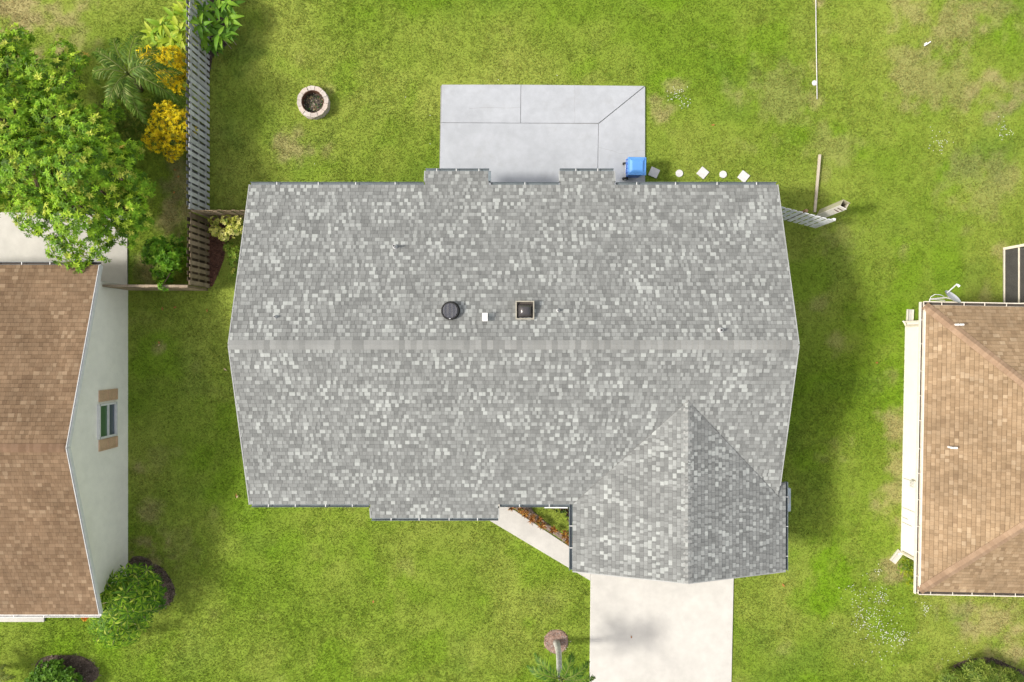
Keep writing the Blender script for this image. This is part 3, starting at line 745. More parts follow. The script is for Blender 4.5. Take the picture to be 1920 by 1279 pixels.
for px, py, sl in ((1790, 609, rn), (1778, 838, rw)):
    q = on_right(px, py, sl); v = MB(); v.tube([q+Vector((0, 0, -.05)), q+Vector((0, 0, .22)), q+Vector((.03, 0, .26)), q+Vector((.16, 0, .27))], .04, 8); v.build('vent_pipe', M['white'], rh)
# utilities on the west wall
WXw = 15.86
def onwall(y, z, d=.03): return rt(WXw-d, y, z)
def wall_y(px, py):   # plan Y on the wall for a pixel
    k = WXw-RO.x; z = CAM_H - FPX*15.82/(px-CX); return P(px, py, z).y, z
for (pxa, pya), (pxb, pyb) in (((1692, 894), (1708, 902)), ((1690, 949), (1718, 961)), ((1690, 967), (1704, 974)), ((1693, 979), (1712, 986))):
    ya, za = wall_y(pxa, pya); yb_, zb_ = wall_y(pxb, pyb); za = max(.1, za)
    v = MB(); v.tube([onwall((ya+yb_)/2, za, .02), onwall((ya+yb_)/2, zb_, .02)], .011, 6); v.build('conduit', M['steel'], rh)
y_, z_ = wall_y(1714, 906); v = MB(); q = onwall(y_, .95, .07); v.box(q, (.14, .26, .32), RA); bx_ = v.build('meter_box', M['meter'], rh, bevel=.015)
v = MB(); q = onwall(y_, .97, .15); v.lathe([(.08, 0), (.08, .03)], 14, q); v.build('meter_dial', M['steel'], bx_)
y_, z_ = wall_y(1710, 966); v = MB(); v.tube([onwall(y_+.25, 1.3), onwall(y_-.05, 1.35), onwall(y_-.2, 1.5), onwall(y_-.6, 1.5)], .02, 6); v.build('service_cable', M['steel'], rh)
for nm, yy in (('downspout', .62), ('downspout', -8.5)):
    v = MB(); v.tube([onwall(yy, 2.5, .06), onwall(yy, .2, .06), onwall(yy+(.2 if yy > 0 else -.12), .08, .12)], .05, 4); v.build(nm, M['cream'], rh)
mb = MB(); bar(mb, rt(15.80, .79, 2.3), rt(15.80, .79, .05), .06, .08, up=(1, 0, 0)); mb.build('corner_trim', M['cream'], rh)
# splash blocks
def splash(loc, rz, label):
    t = thing('splash_block', label, 'splash block', loc, rz, 'splash blocks below the downspouts')
    v = MB(); v.box((0, 0, .02), (.26, .55, .04)); v.build('tray', M['driveway'], t, True)
    for x in (-.115, .115): v = MB(); v.box((x, 0, .065), (.03, .55, .05)); v.build('rim', M['cream'], t, True)
q = P(1705, 593); splash((q.x, q.y, .0), R(-3), 'white splash block at the wall corner near the satellite dish'); off(blob_poly(q.x, q.y, .22, .34, 12, 0))
q = P(1680, 1043); splash((q.x, q.y, .0), R(-38), 'white splash block at the wall corner by the yellow-green bush'); off(blob_poly(q.x, q.y, .3, .3, 12, 0))
# screened porch behind the right house
PX, PY0, PY1, PZ = P(1880.5, 500).x, 1.40, P(1880, 467).y, 2.45
sp = thing('screen_porch', 'dark screened porch with cream frame attached behind the light brown hip roof', 'porch', (PX+2, 2.5, 0))
v = MB(); v.box((PX+2.5, (PY0+PY1)/2, .02), (5.0, PY1-PY0+.1, .08)); v.build('floor', M['floor_dark'], sp); off(rect(PX-.02, PY0, PX+5, PY1+.08))
for a_, b_3, nm in (((PX, PY1, .06), (PX, PY1, PZ), 'post'), ((PX, PY0+.05, .06), (PX, PY0+.05, PZ), 'post'), ((PX+2.4, PY1, .06), (PX+2.4, PY1, PZ), 'post'), ((PX+4.95, PY1, .06), (PX+4.95, PY1, PZ), 'post')):
    v = MB(); bar(v, a_, b_3, .10, .06, up=(1, 0, 0)); v.build(nm, M['cream'], sp)
for z_ in (.10, .93, PZ-.03):
    v = MB(); bar(v, (PX, PY0+.1, z_), (PX, PY1-.06, z_), .05, .05); v.build('rail', M['cream'], sp)
    v = MB(); bar(v, (PX+.06, PY1, z_), (PX+4.9, PY1, z_), .05, .05); v.build('rail', M['cream'], sp)
v = MB(); v.add([(PX+.005, PY0+.05, .1), (PX+.005, PY1, .1), (PX+.005, PY1, PZ-.05), (PX+.005, PY0+.05, PZ-.05)], ((0, 1, 2, 3),)); v.build('screen_wall', M['screen'], sp)
v = MB(); v.add([(PX, PY1-.005, .1), (PX+4.95, PY1-.005, .1), (PX+4.95, PY1-.005, PZ-.05), (PX, PY1-.005, PZ-.05)], ((0, 1, 2, 3),)); v.build('screen_wall', M['screen'], sp)
v = MB(); v.box((PX+2.5, (PY0+PY1)/2, PZ+.03), (5.1, PY1-PY0+.1, .05)); v.build('porch_roof', M['white'], sp)
# satellite dish
DZ = 2.55
q0 = P(1774, 559, DZ); sdh = thing('satellite_dish', 'pale grey satellite dish on an arm at the hip roof corner', 'satellite dish', q0)
ctr = P(1787, 556, DZ+.1); nrm = Vector((.40, .66, .64)).normalized(); ax = Vector((.83, -.52, -.02)); ax = (ax - nrm*ax.dot(nrm)).normalized(); ay = nrm.cross(ax)
vs_, fs_ = [], []; nn = 20
for i in range(5):
    r_ = i/4
    for k in range(nn):
        a_ = 2*math.pi*k/nn; vs_.append(ctr + ax*(.34*r_*math.cos(a_)) + ay*(.29*r_*math.sin(a_)) + nrm*(.09*r_*r_-.09))
for i in range(4):
    for k in range(nn): fs_.append((i*nn+k, i*nn+(k+1) % nn, (i+1)*nn+(k+1) % nn, (i+1)*nn+k))
bk = [p - nrm*.012 for p in vs_]; m_ = len(vs_); fs_ += [tuple(x+m_ for x in f[::-1]) for f in fs_[:]]
v = MB(); v.add(vs_+bk, fs_); v.build('reflector', M['dish'], sdh, smooth=True)
lt, lnb = P(1776, 549, DZ+.05), P(1794, 533, DZ-.05)
v = MB(); v.tube([lt, lnb], .022, 6); v.build('feed_arm', M['white'], sdh)
v = MB(); v.tube([lnb+Vector((-.02, .0, 0)), lnb+Vector((.05, -.04, .0)), lnb+Vector((.09, -.09, .02))], [.03, .045, .05], 8); v.build('feed_horn', M['white'], sdh)
mt0 = P(1743, 561, DZ); v = MB(); v.tube([mt0, P(1774, 558, DZ+.03), ctr-nrm*.12], .025, 8); v.build('mast', M['steel'], sdh)
v = MB(); v.tube([P(1743, 566, DZ), P(1745, 557, DZ+.05), P(1753, 552, DZ+.1), P(1764, 553, DZ+.08), P(1770, 556, DZ)], .012, 6); v.build('cable', M['dish'], sdh)
v = MB(); v.tube([rt(15.95, ry1+.2, DZ-.05), mt0], .02, 6); v.build('bracket', M['steel'], sdh)
v = MB(); v.tube([mt0, Vector((mt0.x, mt0.y-.6, DZ-.12))], .018, 6); v.build('bracket', M['steel'], sdh)

# ================================================================== fences
def shadowbox(t, a, b, h, m, tones, bw=.155, gap=.10, rails=(.3, .95, 1.6), sides=(-1, 1), postw=.09, lean=0, skip=()):
    """alternate boards on either side of the rails; each board, rail and post a part"""
    a, b = Vector(a), Vector(b); L = (b-a).length; d = (b-a).normalized(); s_ = Vector((-d.y, d.x, 0)); rz = math.atan2(d.y, d.x)
    for i in range(len(tones)): pass
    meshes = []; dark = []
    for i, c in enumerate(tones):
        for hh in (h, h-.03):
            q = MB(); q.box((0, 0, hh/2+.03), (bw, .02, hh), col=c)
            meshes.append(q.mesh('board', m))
            q = MB(); q.box((0, 0, hh/2+.03), (bw, .02, hh), col=tuple(k_*.3 for k_ in c)); dark.append(q.mesh('board', m))  # rear boards: shade behind the gaps painted in as a darker tone
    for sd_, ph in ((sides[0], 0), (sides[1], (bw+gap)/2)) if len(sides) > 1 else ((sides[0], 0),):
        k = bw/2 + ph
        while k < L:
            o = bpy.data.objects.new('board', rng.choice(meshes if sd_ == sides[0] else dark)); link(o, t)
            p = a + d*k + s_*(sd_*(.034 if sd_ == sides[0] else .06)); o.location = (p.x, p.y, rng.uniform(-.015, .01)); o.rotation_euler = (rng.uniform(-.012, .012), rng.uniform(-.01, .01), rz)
            k += bw+gap
    for z in rails:
        q = MB(); bar(q, a+Vector((0, 0, z)), b+Vector((0, 0, z)), .04, .085, col=tuple(c*.9 for c in tones[0])); q.build('rail', m, t)
    n = max(1, round(L/2.4))
    for i in range(n+1):
        p = a + d*(L*i/n); q = MB(); q.box((p.x, p.y, (h-.06)/2), (postw*.4, postw*.9, h-.06), rz, col=tuple(c*.8 for c in tones[0])); q.build('post', m, t)

GW = [(.46, .47, .47), (.52, .53, .53), (.42, .43, .43), (.57, .58, .58), (.49, .49, .48)]
BW = [(.21, .16, .10), (.25, .19, .125), (.18, .136, .088), (.28, .215, .145)]
FX = -12.30
f = thing('wooden_fence', 'long weathered grey shadowbox board fence behind the yellow crotons', 'fence', (FX, 9, 0), group='wooden fences')
shadowbox(f, (FX, 5.06, 0), (FX, 15.2, 0), 1.86, M['greywood'], GW)
f = thing('wooden_fence', 'short brown shadowbox fence beside the red mulch bed', 'fence', (FX, 3.5, 0), group='wooden fences')
shadowbox(f, (FX, 2.16, 0), (FX, 4.9, 0), 1.80, M['brownwood'], BW)
f = thing('wooden_fence', 'brown board fence joining the grey fence to the grey-roofed house', 'fence', (-10.8, 4.98, 0), group='wooden fences')
shadowbox(f, (FX+.1, 5.0, 0), (-9.25, 4.98, 0), 1.82, M['brownwood'], BW, sides=(-1,), bw=.14, gap=.03)
f = thing('wooden_fence', 'low-lying brown board fence running from the cream wall to the brown fence', 'fence', (-14, 2.08, 0), group='wooden fences')
shadowbox(f, (lW+.02, 2.10, 0), (FX-.06, 2.08, 0), 1.82, M['brownwood'], [tuple(c*1.25 for c in x) for x in BW], sides=(-1,), bw=.14, gap=.02)
f['label'] = 'brown board fence running from the cream wall to the short shadowbox fence'
v = MB(); q = P(300, 541, 1.9); bar(v, (lW+.05, 2.1, 1.90), (FX, 2.08, 1.90), .09, .03, col=(.30, .24, .17)); v.build('cap_rail', M['brownwood'], f)
# white picket panel on the right
f = thing('picket_gate', 'white slatted gate panel sticking out from the corner of the grey-roofed house', 'gate', P(1500, 420))
WT = [(.78, .80, .82), (.82, .84, .85), (.74, .76, .78)]
ga_, gb_ = P(1432, 403), P(1525, 427); d_ = (gb_-ga_).normalized(); rz_ = math.atan2(d_.y, d_.x); L_ = (gb_-ga_).length; nbd = 9
for i in range(nbd):
    p_ = ga_ + d_*(L_*(i+.5)/nbd); v = MB(); v.box((p_.x, p_.y, .93), (.15, .02, 1.76), rz_, col=WT[i % 3]); v.build('slat', M['whitewood'], f)
for z in (.35, .95, 1.55):
    v = MB(); bar(v, ga_+Vector((.02, .035, z)), gb_+Vector((.02, .035, z)), .035, .09, col=(.55, .54, .5)); v.build('rail', M['whitewood'], f)
v = MB(); v.box((gb_.x+.05, gb_.y+.03, .9), (.09, .09, 1.8), rz_, col=(.66, .67, .66)); v.build('post', M['whitewood'], f)
v = MB(); pq = ga_ + d_*1.02; v.box((pq.x, pq.y+.09, .92), (.1, .1, 1.85), rz_, col=(.2, .13, .08)); v.build('post', M['brownwood'], f)
# hollow boxed post with peeling paint
q = P(1540, 401.5); f = thing('boxed_post', 'hollow boxed wooden post with peeling white paint beside the slatted gate', 'post', (q.x, q.y, 0), R(-28))
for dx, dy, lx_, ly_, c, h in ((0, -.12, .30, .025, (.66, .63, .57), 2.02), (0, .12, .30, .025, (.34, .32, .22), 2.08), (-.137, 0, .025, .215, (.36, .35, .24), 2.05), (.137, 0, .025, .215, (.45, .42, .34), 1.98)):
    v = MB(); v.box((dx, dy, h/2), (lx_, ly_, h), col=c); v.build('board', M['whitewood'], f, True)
for z, c in ((1.45, (.10, .05, .03)), (1.75, (.12, .07, .045))):
    v = MB(); v.box((.02, -.1345, z), (.2, .003, .09), col=c); v.build('bare_patch', M['brownwood'], f, True)
# rail lying in the grass, thin white pipe, white sticks
v = MB(); a_, b_3 = P(1537, 290, .12), P(1527.5, 398, .05); bar(v, a_, b_3, .09, .08, col=(.48, .42, .33)); o = v.build('timber_rail', M['whitewood'])
tag(o, 'pale weathered timber rail lying on the grass north of the boxed post', 'timber')
v = MB(); pts = [P(1529.5, -30, .05), P(1530, 40, .05), P(1530.6, 90, .05), P(1531.6, 150, .05), P(1532, 186, .04)]; v.tube(pts, .016, 6); o = v.build('white_pipe', M['paver'])
tag(o, 'long thin white pipe lying straight across the back lawn', 'pipe')
q = P(1527, 156); v = MB(); v.lathe([(.10, -.01), (.11, .03), (.06, .07)], 12, q); o = v.build('pipe_stub', M['paver']); tag(o, 'small white cap in the grass next to the long white pipe', 'pipe cap')
for (x0, y0), (x1, y1), wl_ in (((1733, 86), (1745, 78), 'longer'), ((1733, 83), (1738, 80), 'shorter')):
    v = MB(); bar(v, P(x0, y0, .06), P(x1, y1, .06), .04, .03, col=(.8, .8, .78)); o = v.build('white_stick', M['whitewood'])
    tag(o, 'the '+wl_+' of two thin white sticks lying on the back lawn', 'stick', 'white sticks on the lawn')

# ================================================================== fire pit
FC = P(586, 190.5, .34); fp = thing('fire_pit', 'round fire pit of pale concrete blocks on the back lawn', 'fire pit', (FC.x, FC.y, 0)); nbk = 12
BT = [(.50, .43, .37), (.54, .47, .40), (.46, .41, .36), (.51, .46, .41)]
bm_ = []
for c in BT:
    q = MB(); dth = math.pi/nbk*.96; pl = [(.455*math.cos(-dth), .455*math.sin(-dth)), (.63*math.cos(-dth), .63*math.sin(-dth)), (.645, 0), (.63*math.cos(dth), .63*math.sin(dth)), (.455*math.cos(dth), .455*math.sin(dth)), (.462, 0)]
    q.prism(pl, 0, .112, c); m_ = q.mesh('block', M['block'])
    b2 = bmesh.new(); b2.from_mesh(m_); bmesh.ops.bevel(b2, geom=b2.edges[:], offset=.008, segments=1, affect='EDGES'); b2.to_mesh(m_); b2.free(); bm_.append(m_)
for crs in range(3):
    for k in range(nbk):
        o = bpy.data.objects.new('block', rng.choice(bm_)); link(o, fp, True); th = (k + .5*(crs % 2))*2*math.pi/nbk + .12
        j = rng.uniform(-.012, .012); o.location = (j*math.cos(th), j*math.sin(th), crs*.115); o.rotation_euler = (0, 0, th + rng.uniform(-.012, .012))
v = MB(); v.lathe([(.455, -.01), (.46, .33), (.44, .33), (.435, .05), (.3, .07), (.01, .09)], 32); v.build('steel_liner', mat('rusty_liner', (.13, .07, .045), .9, .1, 0, ((6, .3), (40, .3))), fp, True)
v = MB(); v.lathe([(.43, .04), (.42, .06), (.2, .085), (.01, .09)], 24); v.build('ash_bed', M['ash'], fp, True)
n = 130; ang_ = nr.uniform(0, 6.28, n); rr_ = .4*np.sqrt(nr.random(n)); Bp = np.c_[rr_*np.cos(ang_), rr_*np.sin(ang_), np.full(n, .09)]
A_ = leaf_arrays(Bp, np.c_[nr.normal(size=(n, 2)), nr.uniform(0, .9, n)], np.tile([0, 0, 1.], (n, 1)), nr.uniform(.05, .14, n), nr.uniform(.02, .05, n), pick([((.25, .19, .1), 3), ((.05, .12, .03), 3), ((.4, .35, .26), 2), ((.03, .03, .03), 3)], n))
o = link(bpy.data.objects.new('leaf_litter', tri_mesh('leaf_litter', *A_, M['matte_leaf'])), fp, True); o['kind'] = 'stuff'
off(blob_poly(FC.x, FC.y, .66, .66, 24, 0))

# ================================================================== blue cart
CQ = P(1193.5, 311.5, 1.06); ct = thing('recycling_cart', 'blue wheeled recycling cart standing on the patio edge', 'recycling cart', (CQ.x, CQ.y, .075), R(-1))
def frustum(mb, c0, d0, z0, c1, d1, z1):
    vs = []
    for c, d, z in ((c0, d0, z0), (c1, d1, z1)):
        for sx, sy in ((-1,-1),(1,-1),(1,1),(-1,1)): vs.append((c[0]+sx*d[0]/2, c[1]+sy*d[1]/2, z))
    mb.add(vs, ((3,2,1,0),(4,5,6,7),(0,1,5,4),(1,2,6,5),(2,3,7,6),(3,0,4,7)))
v = MB(); frustum(v, (-.02, 0), (.50, .48), .04, (.0, 0), (.66, .62), .92); v.build('body', M['dkblue'], ct, True, bevel=.03)
v = MB(); frustum(v, (0, 0), (.70, .68), .90, (0, 0), (.70, .68), .95); v.build('rim', M['dkblue'], ct, True, bevel=.015)
v = MB(); frustum(v, (.02, 0), (.73, .72), .955, (.02, 0), (.71, .70), .99); lid = v.build('lid', M['blue'], ct, True, bevel=.014)
v = MB(); frustum(v, (.015, 0), (.60, .58), .99, (.03, 0), (.40, .36), 1.05); v.build('raised_panel', M['blue'], lid, True, bevel=.01)
for sx, sy in ((.30, .29), (.30, -.29)):
    v = MB(); v.box((sx, sy, .996), (.10, .025, .012), R(45 if sy < 0 else -45)); v.build('corner_rib', M['dkblue'], lid, True)
v = MB(); v.tube([(-.40, -.27, .95), (-.40, .27, .95)], .017, 8); v.build('handle', M['dkblue'], ct, True)
for y in (-.26, -.09, .09, .26):
    v = MB(); v.box((-.36, y, .965), (.10, .04, .04)); v.build('hinge', M['dkblue'], ct, True, bevel=.006)
for y in (-.30, .30):
    v = MB(); v.tube([(-.30, y-.035, .125), (-.30, y+.035, .125)], .125, 18); wh = v.build('wheel', M['black'], ct, True, bevel=.006)
    v = MB(); v.tube([(-.30, y-.045, .125), (-.30, y+.045, .125)], .05, 10); v.build('hub', M['steel'], wh, True)
v = MB(); v.tube([(-.30, -.30, .125), (-.30, .30, .125)], .014, 8); v.build('axle', M['steel'], ct, True)

# ================================================================== stepping stones
for px, py, kind, rz, lab in ((1226.5, 323.5, 's', -24, 'square white stepping stone right beside the blue cart'), (1274, 325, 'r', 0, 'round white stepping stone nearer the blue cart'),
                              (1318, 324, 's', -40, 'square white stepping stone between the two round ones'), (1356, 327, 'r', 0, 'round white stepping stone farther from the blue cart'),
                              (1394.5, 331, 's', -38, 'square white stepping stone at the far end of the row')):
    q = P(px, py, .04); v = MB()
    if kind == 's': v.box((0, 0, .02), (.37, .37, .06))
    else: v.lathe([(.148, -.01), (.15, .035), (.142, .05)], 24)
    o = v.build('stepping_stone', M['paver'], bevel=.007 if kind == 's' else 0); o.location = (q.x, q.y, 0); o.rotation_euler = (0, 0, R(rz))
    tag(o, lab, 'stepping stone', 'stepping stones behind the house'); off(blob_poly(q.x, q.y, .19, .19, 14, 0))

# ================================================================== plants
GREEN = [((.14, .29, .014), 4), ((.24, .42, .022), 4), ((.36, .51, .035), 2.2), ((.080, .17, .014), 2.5), ((.50, .56, .08), .8), ((.50, .36, .07), .03)]
def foliage_obj(name, parent, A, m='leaf', local=False, kind='stuff'):
    o = link(bpy.data.objects.new(name, tri_mesh(name, *A, M[m])), parent, local)
    if kind: o['kind'] = kind
    return o
# big tree
TB = P(110, 300); tree = thing('broadleaf_tree', 'large broadleaf tree with yellow-green crown overhanging the brown roof corner', 'tree', (TB.x, TB.y, 0))
lob = [(30,125,2.9,.85),(85,140,3.2,.75),(150,118,2.6,.42),(20,225,3.9,1.3),(108,215,3.9,.95),(178,255,3.9,.9),(60,310,4.6,1.35),(150,320,4.8,1.25),(222,318,4.2,.85),(238,395,3.7,.8),
       (150,405,4.5,1.05),(70,398,4.2,.85),(120,462,3.7,.62),(148,492,3.4,.42),(203,432,3.7,.62),(-45,200,4,1.5),(-50,330,4.5,1.5),(-130,270,4,1.4),(55,180,3.5,.8),(258,352,3.5,.62),(255,408,3.3,.55),(236,440,3.2,.45),(246,290,3.6,.5),(212,210,3.2,.4),(40,75,2.4,.5),(190,470,3.4,.4)]
lob += [(125,165,3.3,.6),(150,235,4.,.8),(200,290,4.1,.7),(10,90,2.6,.7),(-30,120,3,.9),(120,95,2.6,.4)]
LB = [(*P(px, py, z*.76), r, r*.75) for px, py, z, r in lob]
Cn, Nn = shell_points(LB, 30, -.1, .6)
A1 = rosettes(Cn, Nn, 9, .165, .055, [(tuple(x*1.02 for x in c), k_) for c, k_ in GREEN], (0, 45), .22, .3)
foliage_obj('crown', tree, A1)
v = MB(); v.tube([(TB.x, TB.y, -.05), (TB.x+.05, TB.y, .6), (TB.x, TB.y+.1, 1.3), (TB.x-.1, TB.y+.15, 2.0)], [.26, .2, .17, .14], 10); v.build('trunk', M['trunk'], tree, smooth=True)
top = Vector((TB.x-.1, TB.y+.15, 1.8))
for x, y, z, r, rz_ in LB:
    e_ = Vector((x, y, z)); m1 = top.lerp(e_, .5) + Vector((rng.uniform(-.3, .3), rng.uniform(-.3, .3), .25)); v = MB(); v.tube([top, m1, e_, e_+Vector((0, 0, r*.5))], [.08, .055, .03, .012], 6); v.build('branch', M['trunk'], tree, smooth=True)

# palms: feather fronds
def frond_mesh(L, n=50, droop=.55, ll=.42, lw=.03, tones=None, seed=1, up0=.9):
    t = np.linspace(0, 1, 14)
    ang = up0 - (up0+droop*1.5)*t**1.15; dx = np.cos(ang)*L/13; dz = np.sin(ang)*L/13
    x = np.concatenate([[0], np.cumsum(dx[:-1])]); z = np.concatenate([[0], np.cumsum(dz[:-1])])
    mb = MB(); mb.tube([(a_, 0, b_) for a_, b_ in zip(x, z)], list(np.linspace(.022, .005, 14)), 5, col=(.20, .24, .07))
    parts = []
    s_ = np.linspace(.14, .99, n); bx = np.interp(s_, t, x); bz = np.interp(s_, t, z); an = np.interp(s_, t, ang)
    for side in (1, -1):
        B = np.c_[bx, np.zeros(n), bz]; fw = np.c_[np.cos(an), np.zeros(n), np.sin(an)]; up = np.c_[-np.sin(an), np.zeros(n), np.cos(an)]
        k = np.radians(np.interp(s_, [0, .5, 1], [65, 48, 18]) + nr.uniform(-7, 7, n))[:, None]
        D = fw*np.cos(k) + np.array([[0, side, 0]])*np.sin(k) + up*nr.uniform(-.25, .2, (n, 1))
        Ls = ll*np.interp(s_, [0, .25, .6, 1], [.55, 1, .95, .4])*nr.uniform(.85, 1.1, n)
        parts.append(leaf_arrays(B, D, up, Ls, lw, pick(tones, n), .28, .1))
    V_, F_, C_ = cat_arrays(parts)
    tv = np.array(mb.v); tf = []
    for f_ in mb.f:
        for i in range(1, len(f_)-1): tf.append((f_[0], f_[i], f_[i+1]))
    A = cat_arrays([(V_, F_, C_), (tv, np.array(tf), np.array(mb.c))])
    return tri_mesh('frond', *A, M['leaf'])

def palm(name, label, base, top, L, nf, tones, trunk_r, nl=50, group=None, el=(15, 70), ll=.42, lw=.03, droop=.55, az0=0, tm='ptrunk'):
    t = thing(name, label, 'palm', (base.x, base.y, 0), group=group)
    pts = [Vector((base.x, base.y, -.05)).lerp(top, k) + Vector((.04*math.sin(k*5), .03*math.sin(k*4), 0)) for k in (0, .15, .35, .6, .85, 1)]
    v = MB(); v.tube(pts, [trunk_r*1.35, trunk_r*1.1, trunk_r, trunk_r*.92, trunk_r*.9, trunk_r*.6], 12); v.build('trunk', M[tm], t, smooth=True)
    v = MB(); v.tube([top-Vector((0, 0, .25)), top, top+Vector((0, 0, .3))], [trunk_r*.75, trunk_r*.6, .03], 8, col=(.16, .2, .06)); v.build('crownshaft', M['matte_leaf'], t)
    ms_ = [frond_mesh(L*s, n=nl, tones=tones, ll=ll, lw=lw, droop=droop*d, up0=u_) for s, d, u_ in ((1, 1, .7), (.9, 1.25, .9), (.8, .8, 1.15), (1.05, 1.1, .5))]
    for i in range(nf):
        o = bpy.data.objects.new('frond', ms_[(i*3+i//4) % 4]); link(o, t)
        o.location = top + Vector((0, 0, .05)); o.rotation_euler = (rng.uniform(-.25, .25), rng.uniform(-.12, .12), az0 + i*2.399 + rng.uniform(-.2, .2))
    return t
PALM = [((.075, .15, .018), 3), ((.11, .205, .024), 4), ((.18, .27, .045), 2), ((.32, .37, .11), 1)]
palm('feather_palm', 'dark green feather palm between the big tree and the grey fence', P(262, 168), P(243, 141, 2.9), 2.25, 12, PALM, .09, ll=.44, lw=.036, droop=1.0, tm='trunk')
PALM2 = [((.10, .20, .02), 3), ((.20, .30, .04), 2), ((.06, .14, .018), 3)]
palm('feather_palm', 'young feather palm with pale trunk in a round bed beside the driveway', P(1043, 1204), P(1052, 1272, 2.75), 1.3, 7, PALM2, .115, nl=38, ll=.36, lw=.038, droop=.45, az0=.45)
palm('feather_palm', 'small yellow-green palm beside the round mulched shrub', P(-14, 1250), P(-12, 1268, .7), .95, 9, [((.25, .28, .05), 3), ((.16, .23, .04), 2)], .06, ll=.25, droop=.4, tm='trunk')

# yellow crotons
CROT = [((.86, .68, .012), 5), ((.92, .78, .03), 4), ((.62, .43, .012), 1.6), ((.28, .27, .02), 1.2), ((.05, .09, .012), .9)]
def shrub(name, label, lobes_px, palette, leaf, wid, k, dens, group=None, cat='shrub', el=(10, 60), lo=-.2, rmin=.6, m='leaf', stems=True, jit=.2, per=True, grow=1.0):
    L3 = [(*P(px, py, z), r*grow, rr*grow) for px, py, z, r, rr in lobes_px]
    bx = sum(l[0] for l in L3)/len(L3); by = sum(l[1] for l in L3)/len(L3)
    t = thing(name, label, cat, (bx, by, 0), group=group)
    C_, N_ = shell_points(L3, dens, lo, rmin)
    foliage_obj('foliage', t, rosettes(C_, N_, k, leaf, wid, palette, el, .2, jit, per), m)
    if stems:
        for l in L3:
            v = MB(); v.tube([(bx+rng.uniform(-.1, .1), by+rng.uniform(-.1, .1), -.03), ((bx+l[0])/2, (by+l[1])/2, l[2]*.55), (l[0], l[1], l[2]+l[4]*.4)], [.03, .022, .01], 5); v.build('stem', M['trunk'], t)
    return t
shrub('croton_shrub', 'bright yellow croton shrub between the feather palm and the upper grey fence', [(290,112,1.0,.42,.4),(322,115,1.15,.5,.45),(318,145,1.1,.42,.4),(335,160,.9,.28,.3),(275,103,.9,.28,.3),(340,135,1.,.3,.3)], CROT, .105, .036, 8, 75, 'yellow croton shrubs', grow=1.13)
shrub('croton_shrub', 'golden yellow croton shrub leaning over the middle of the grey fence', [(310,235,1.15,.55,.5),(335,230,1.35,.5,.45),(292,262,1.0,.42,.4),(330,268,1.2,.45,.4),(350,245,1.3,.3,.3),(315,213,1.1,.4,.4),(325,290,.9,.25,.3)], CROT, .105, .036, 8, 75, 'yellow croton shrubs', grow=1.13)
# low yellow-green thicket near the palm
LOWG = [((.17, .23, .03), 3), ((.25, .29, .045), 3), ((.11, .17, .022), 2)]
shrub('low_shrub', 'low olive green shrub below the feather palm', [(205,200,.5,.42,.3),(225,225,.45,.42,.28),(255,228,.45,.42,.3),(245,250,.4,.36,.25),(270,200,.4,.4,.3),(185,215,.4,.4,.3),(215,172,.4,.38,.3)], LOWG, .09, .03, 7, 60, stems=False)
# green bush inside the brown fence, bush by the round bed etc.
LIME = [((.12, .29, .015), 4), ((.19, .38, .022), 4), ((.07, .18, .012), 2), ((.30, .45, .05), 1)]
shrub('leafy_shrub', 'vivid green leafy shrub in the fenced corner next to the brown fence', [(300,470,.9,.52,.5),(322,485,1.0,.5,.5),(308,510,.8,.42,.4),(285,480,.7,.35,.35),(338,480,.8,.28,.3),(332,452,.8,.2,.25),(307,535,1.9,.14,.15)], LIME, .16, .065, 8, 55)
VAR = [((.62, .62, .14), 4), ((.48, .52, .09), 3), ((.70, .68, .24), 2), ((.22, .3, .05), 1.5)]
shrub('variegated_shrub', 'yellow variegated shrub in the red mulch corner by the fence', [(402,413,.8,.17,.15),(424,413,.95,.17,.15),(447,415,.9,.2,.2),(404,432,.8,.2,.2),(420,440,.8,.22,.2),(438,432,.9,.24,.2),(452,428,.9,.2,.2)], VAR, .10, .055, 9, 110)
shrub('variegated_shrub', 'low lime green shrub between the red mulch and the grey roof', [(430,465,.5,.22,.25),(442,475,.6,.25,.25),(438,492,.5,.2,.25),(440,510,.45,.14,.2)], [((.20, .30, .03), 4), ((.14, .24, .025), 3), ((.36, .38, .06), 1.5)], .11, .045, 7, 60)
shrub('round_shrub', 'rounded dark green shrub in a mulch ring south of the brown roof', [(95,1278,.5,.72,.55),(128,1284,.5,.6,.5),(68,1288,.45,.5,.45),(102,1264,.45,.5,.4)], [((.08, .19, .018), 4), ((.12, .25, .022), 3), ((.17, .32, .03), 1.5)], .12, .075, 7, 80)
shrub('feathery_shrub', 'wide feathery olive green shrub on the lawn south of the hip roof', [(1835,1270,.6,.72,.55),(1872,1280,.5,.65,.5),(1795,1282,.5,.62,.5),(1898,1285,.4,.5,.4),(1850,1295,.6,.8,.5),(1770,1295,.4,.45,.4)], [((.15, .23, .03), 4), ((.23, .30, .045), 3), ((.09, .15, .02), 2), ((.33, .39, .08), 1)], .20, .035, 9, 80, el=(0, 35))
shrub('low_shrub', 'yellow-green shrub against the white wall under the hip roof corner', [(1698,1062,.35,.3,.3),(1706,1078,.4,.32,.3),(1712,1092,.3,.25,.25),(1712,1060,.4,.3,.3)], [((.30, .36, .02), 4), ((.20, .30, .02), 3), ((.10, .18, .02), 1.5)], .10, .04, 7, 60, stems=False)
shrub('fern_clump', 'dense green ferny clump on the round bed edge by the fan palms', [(290,1110,.6,.36,.5),(282,1090,.7,.35,.45),(296,1130,.5,.25,.4),(275,1125,.8,.3,.4)], [((.08, .22, .015), 4), ((.12, .30, .02), 3), ((.18, .36, .03), 1)], .13, .04, 9, 90, stems=False)
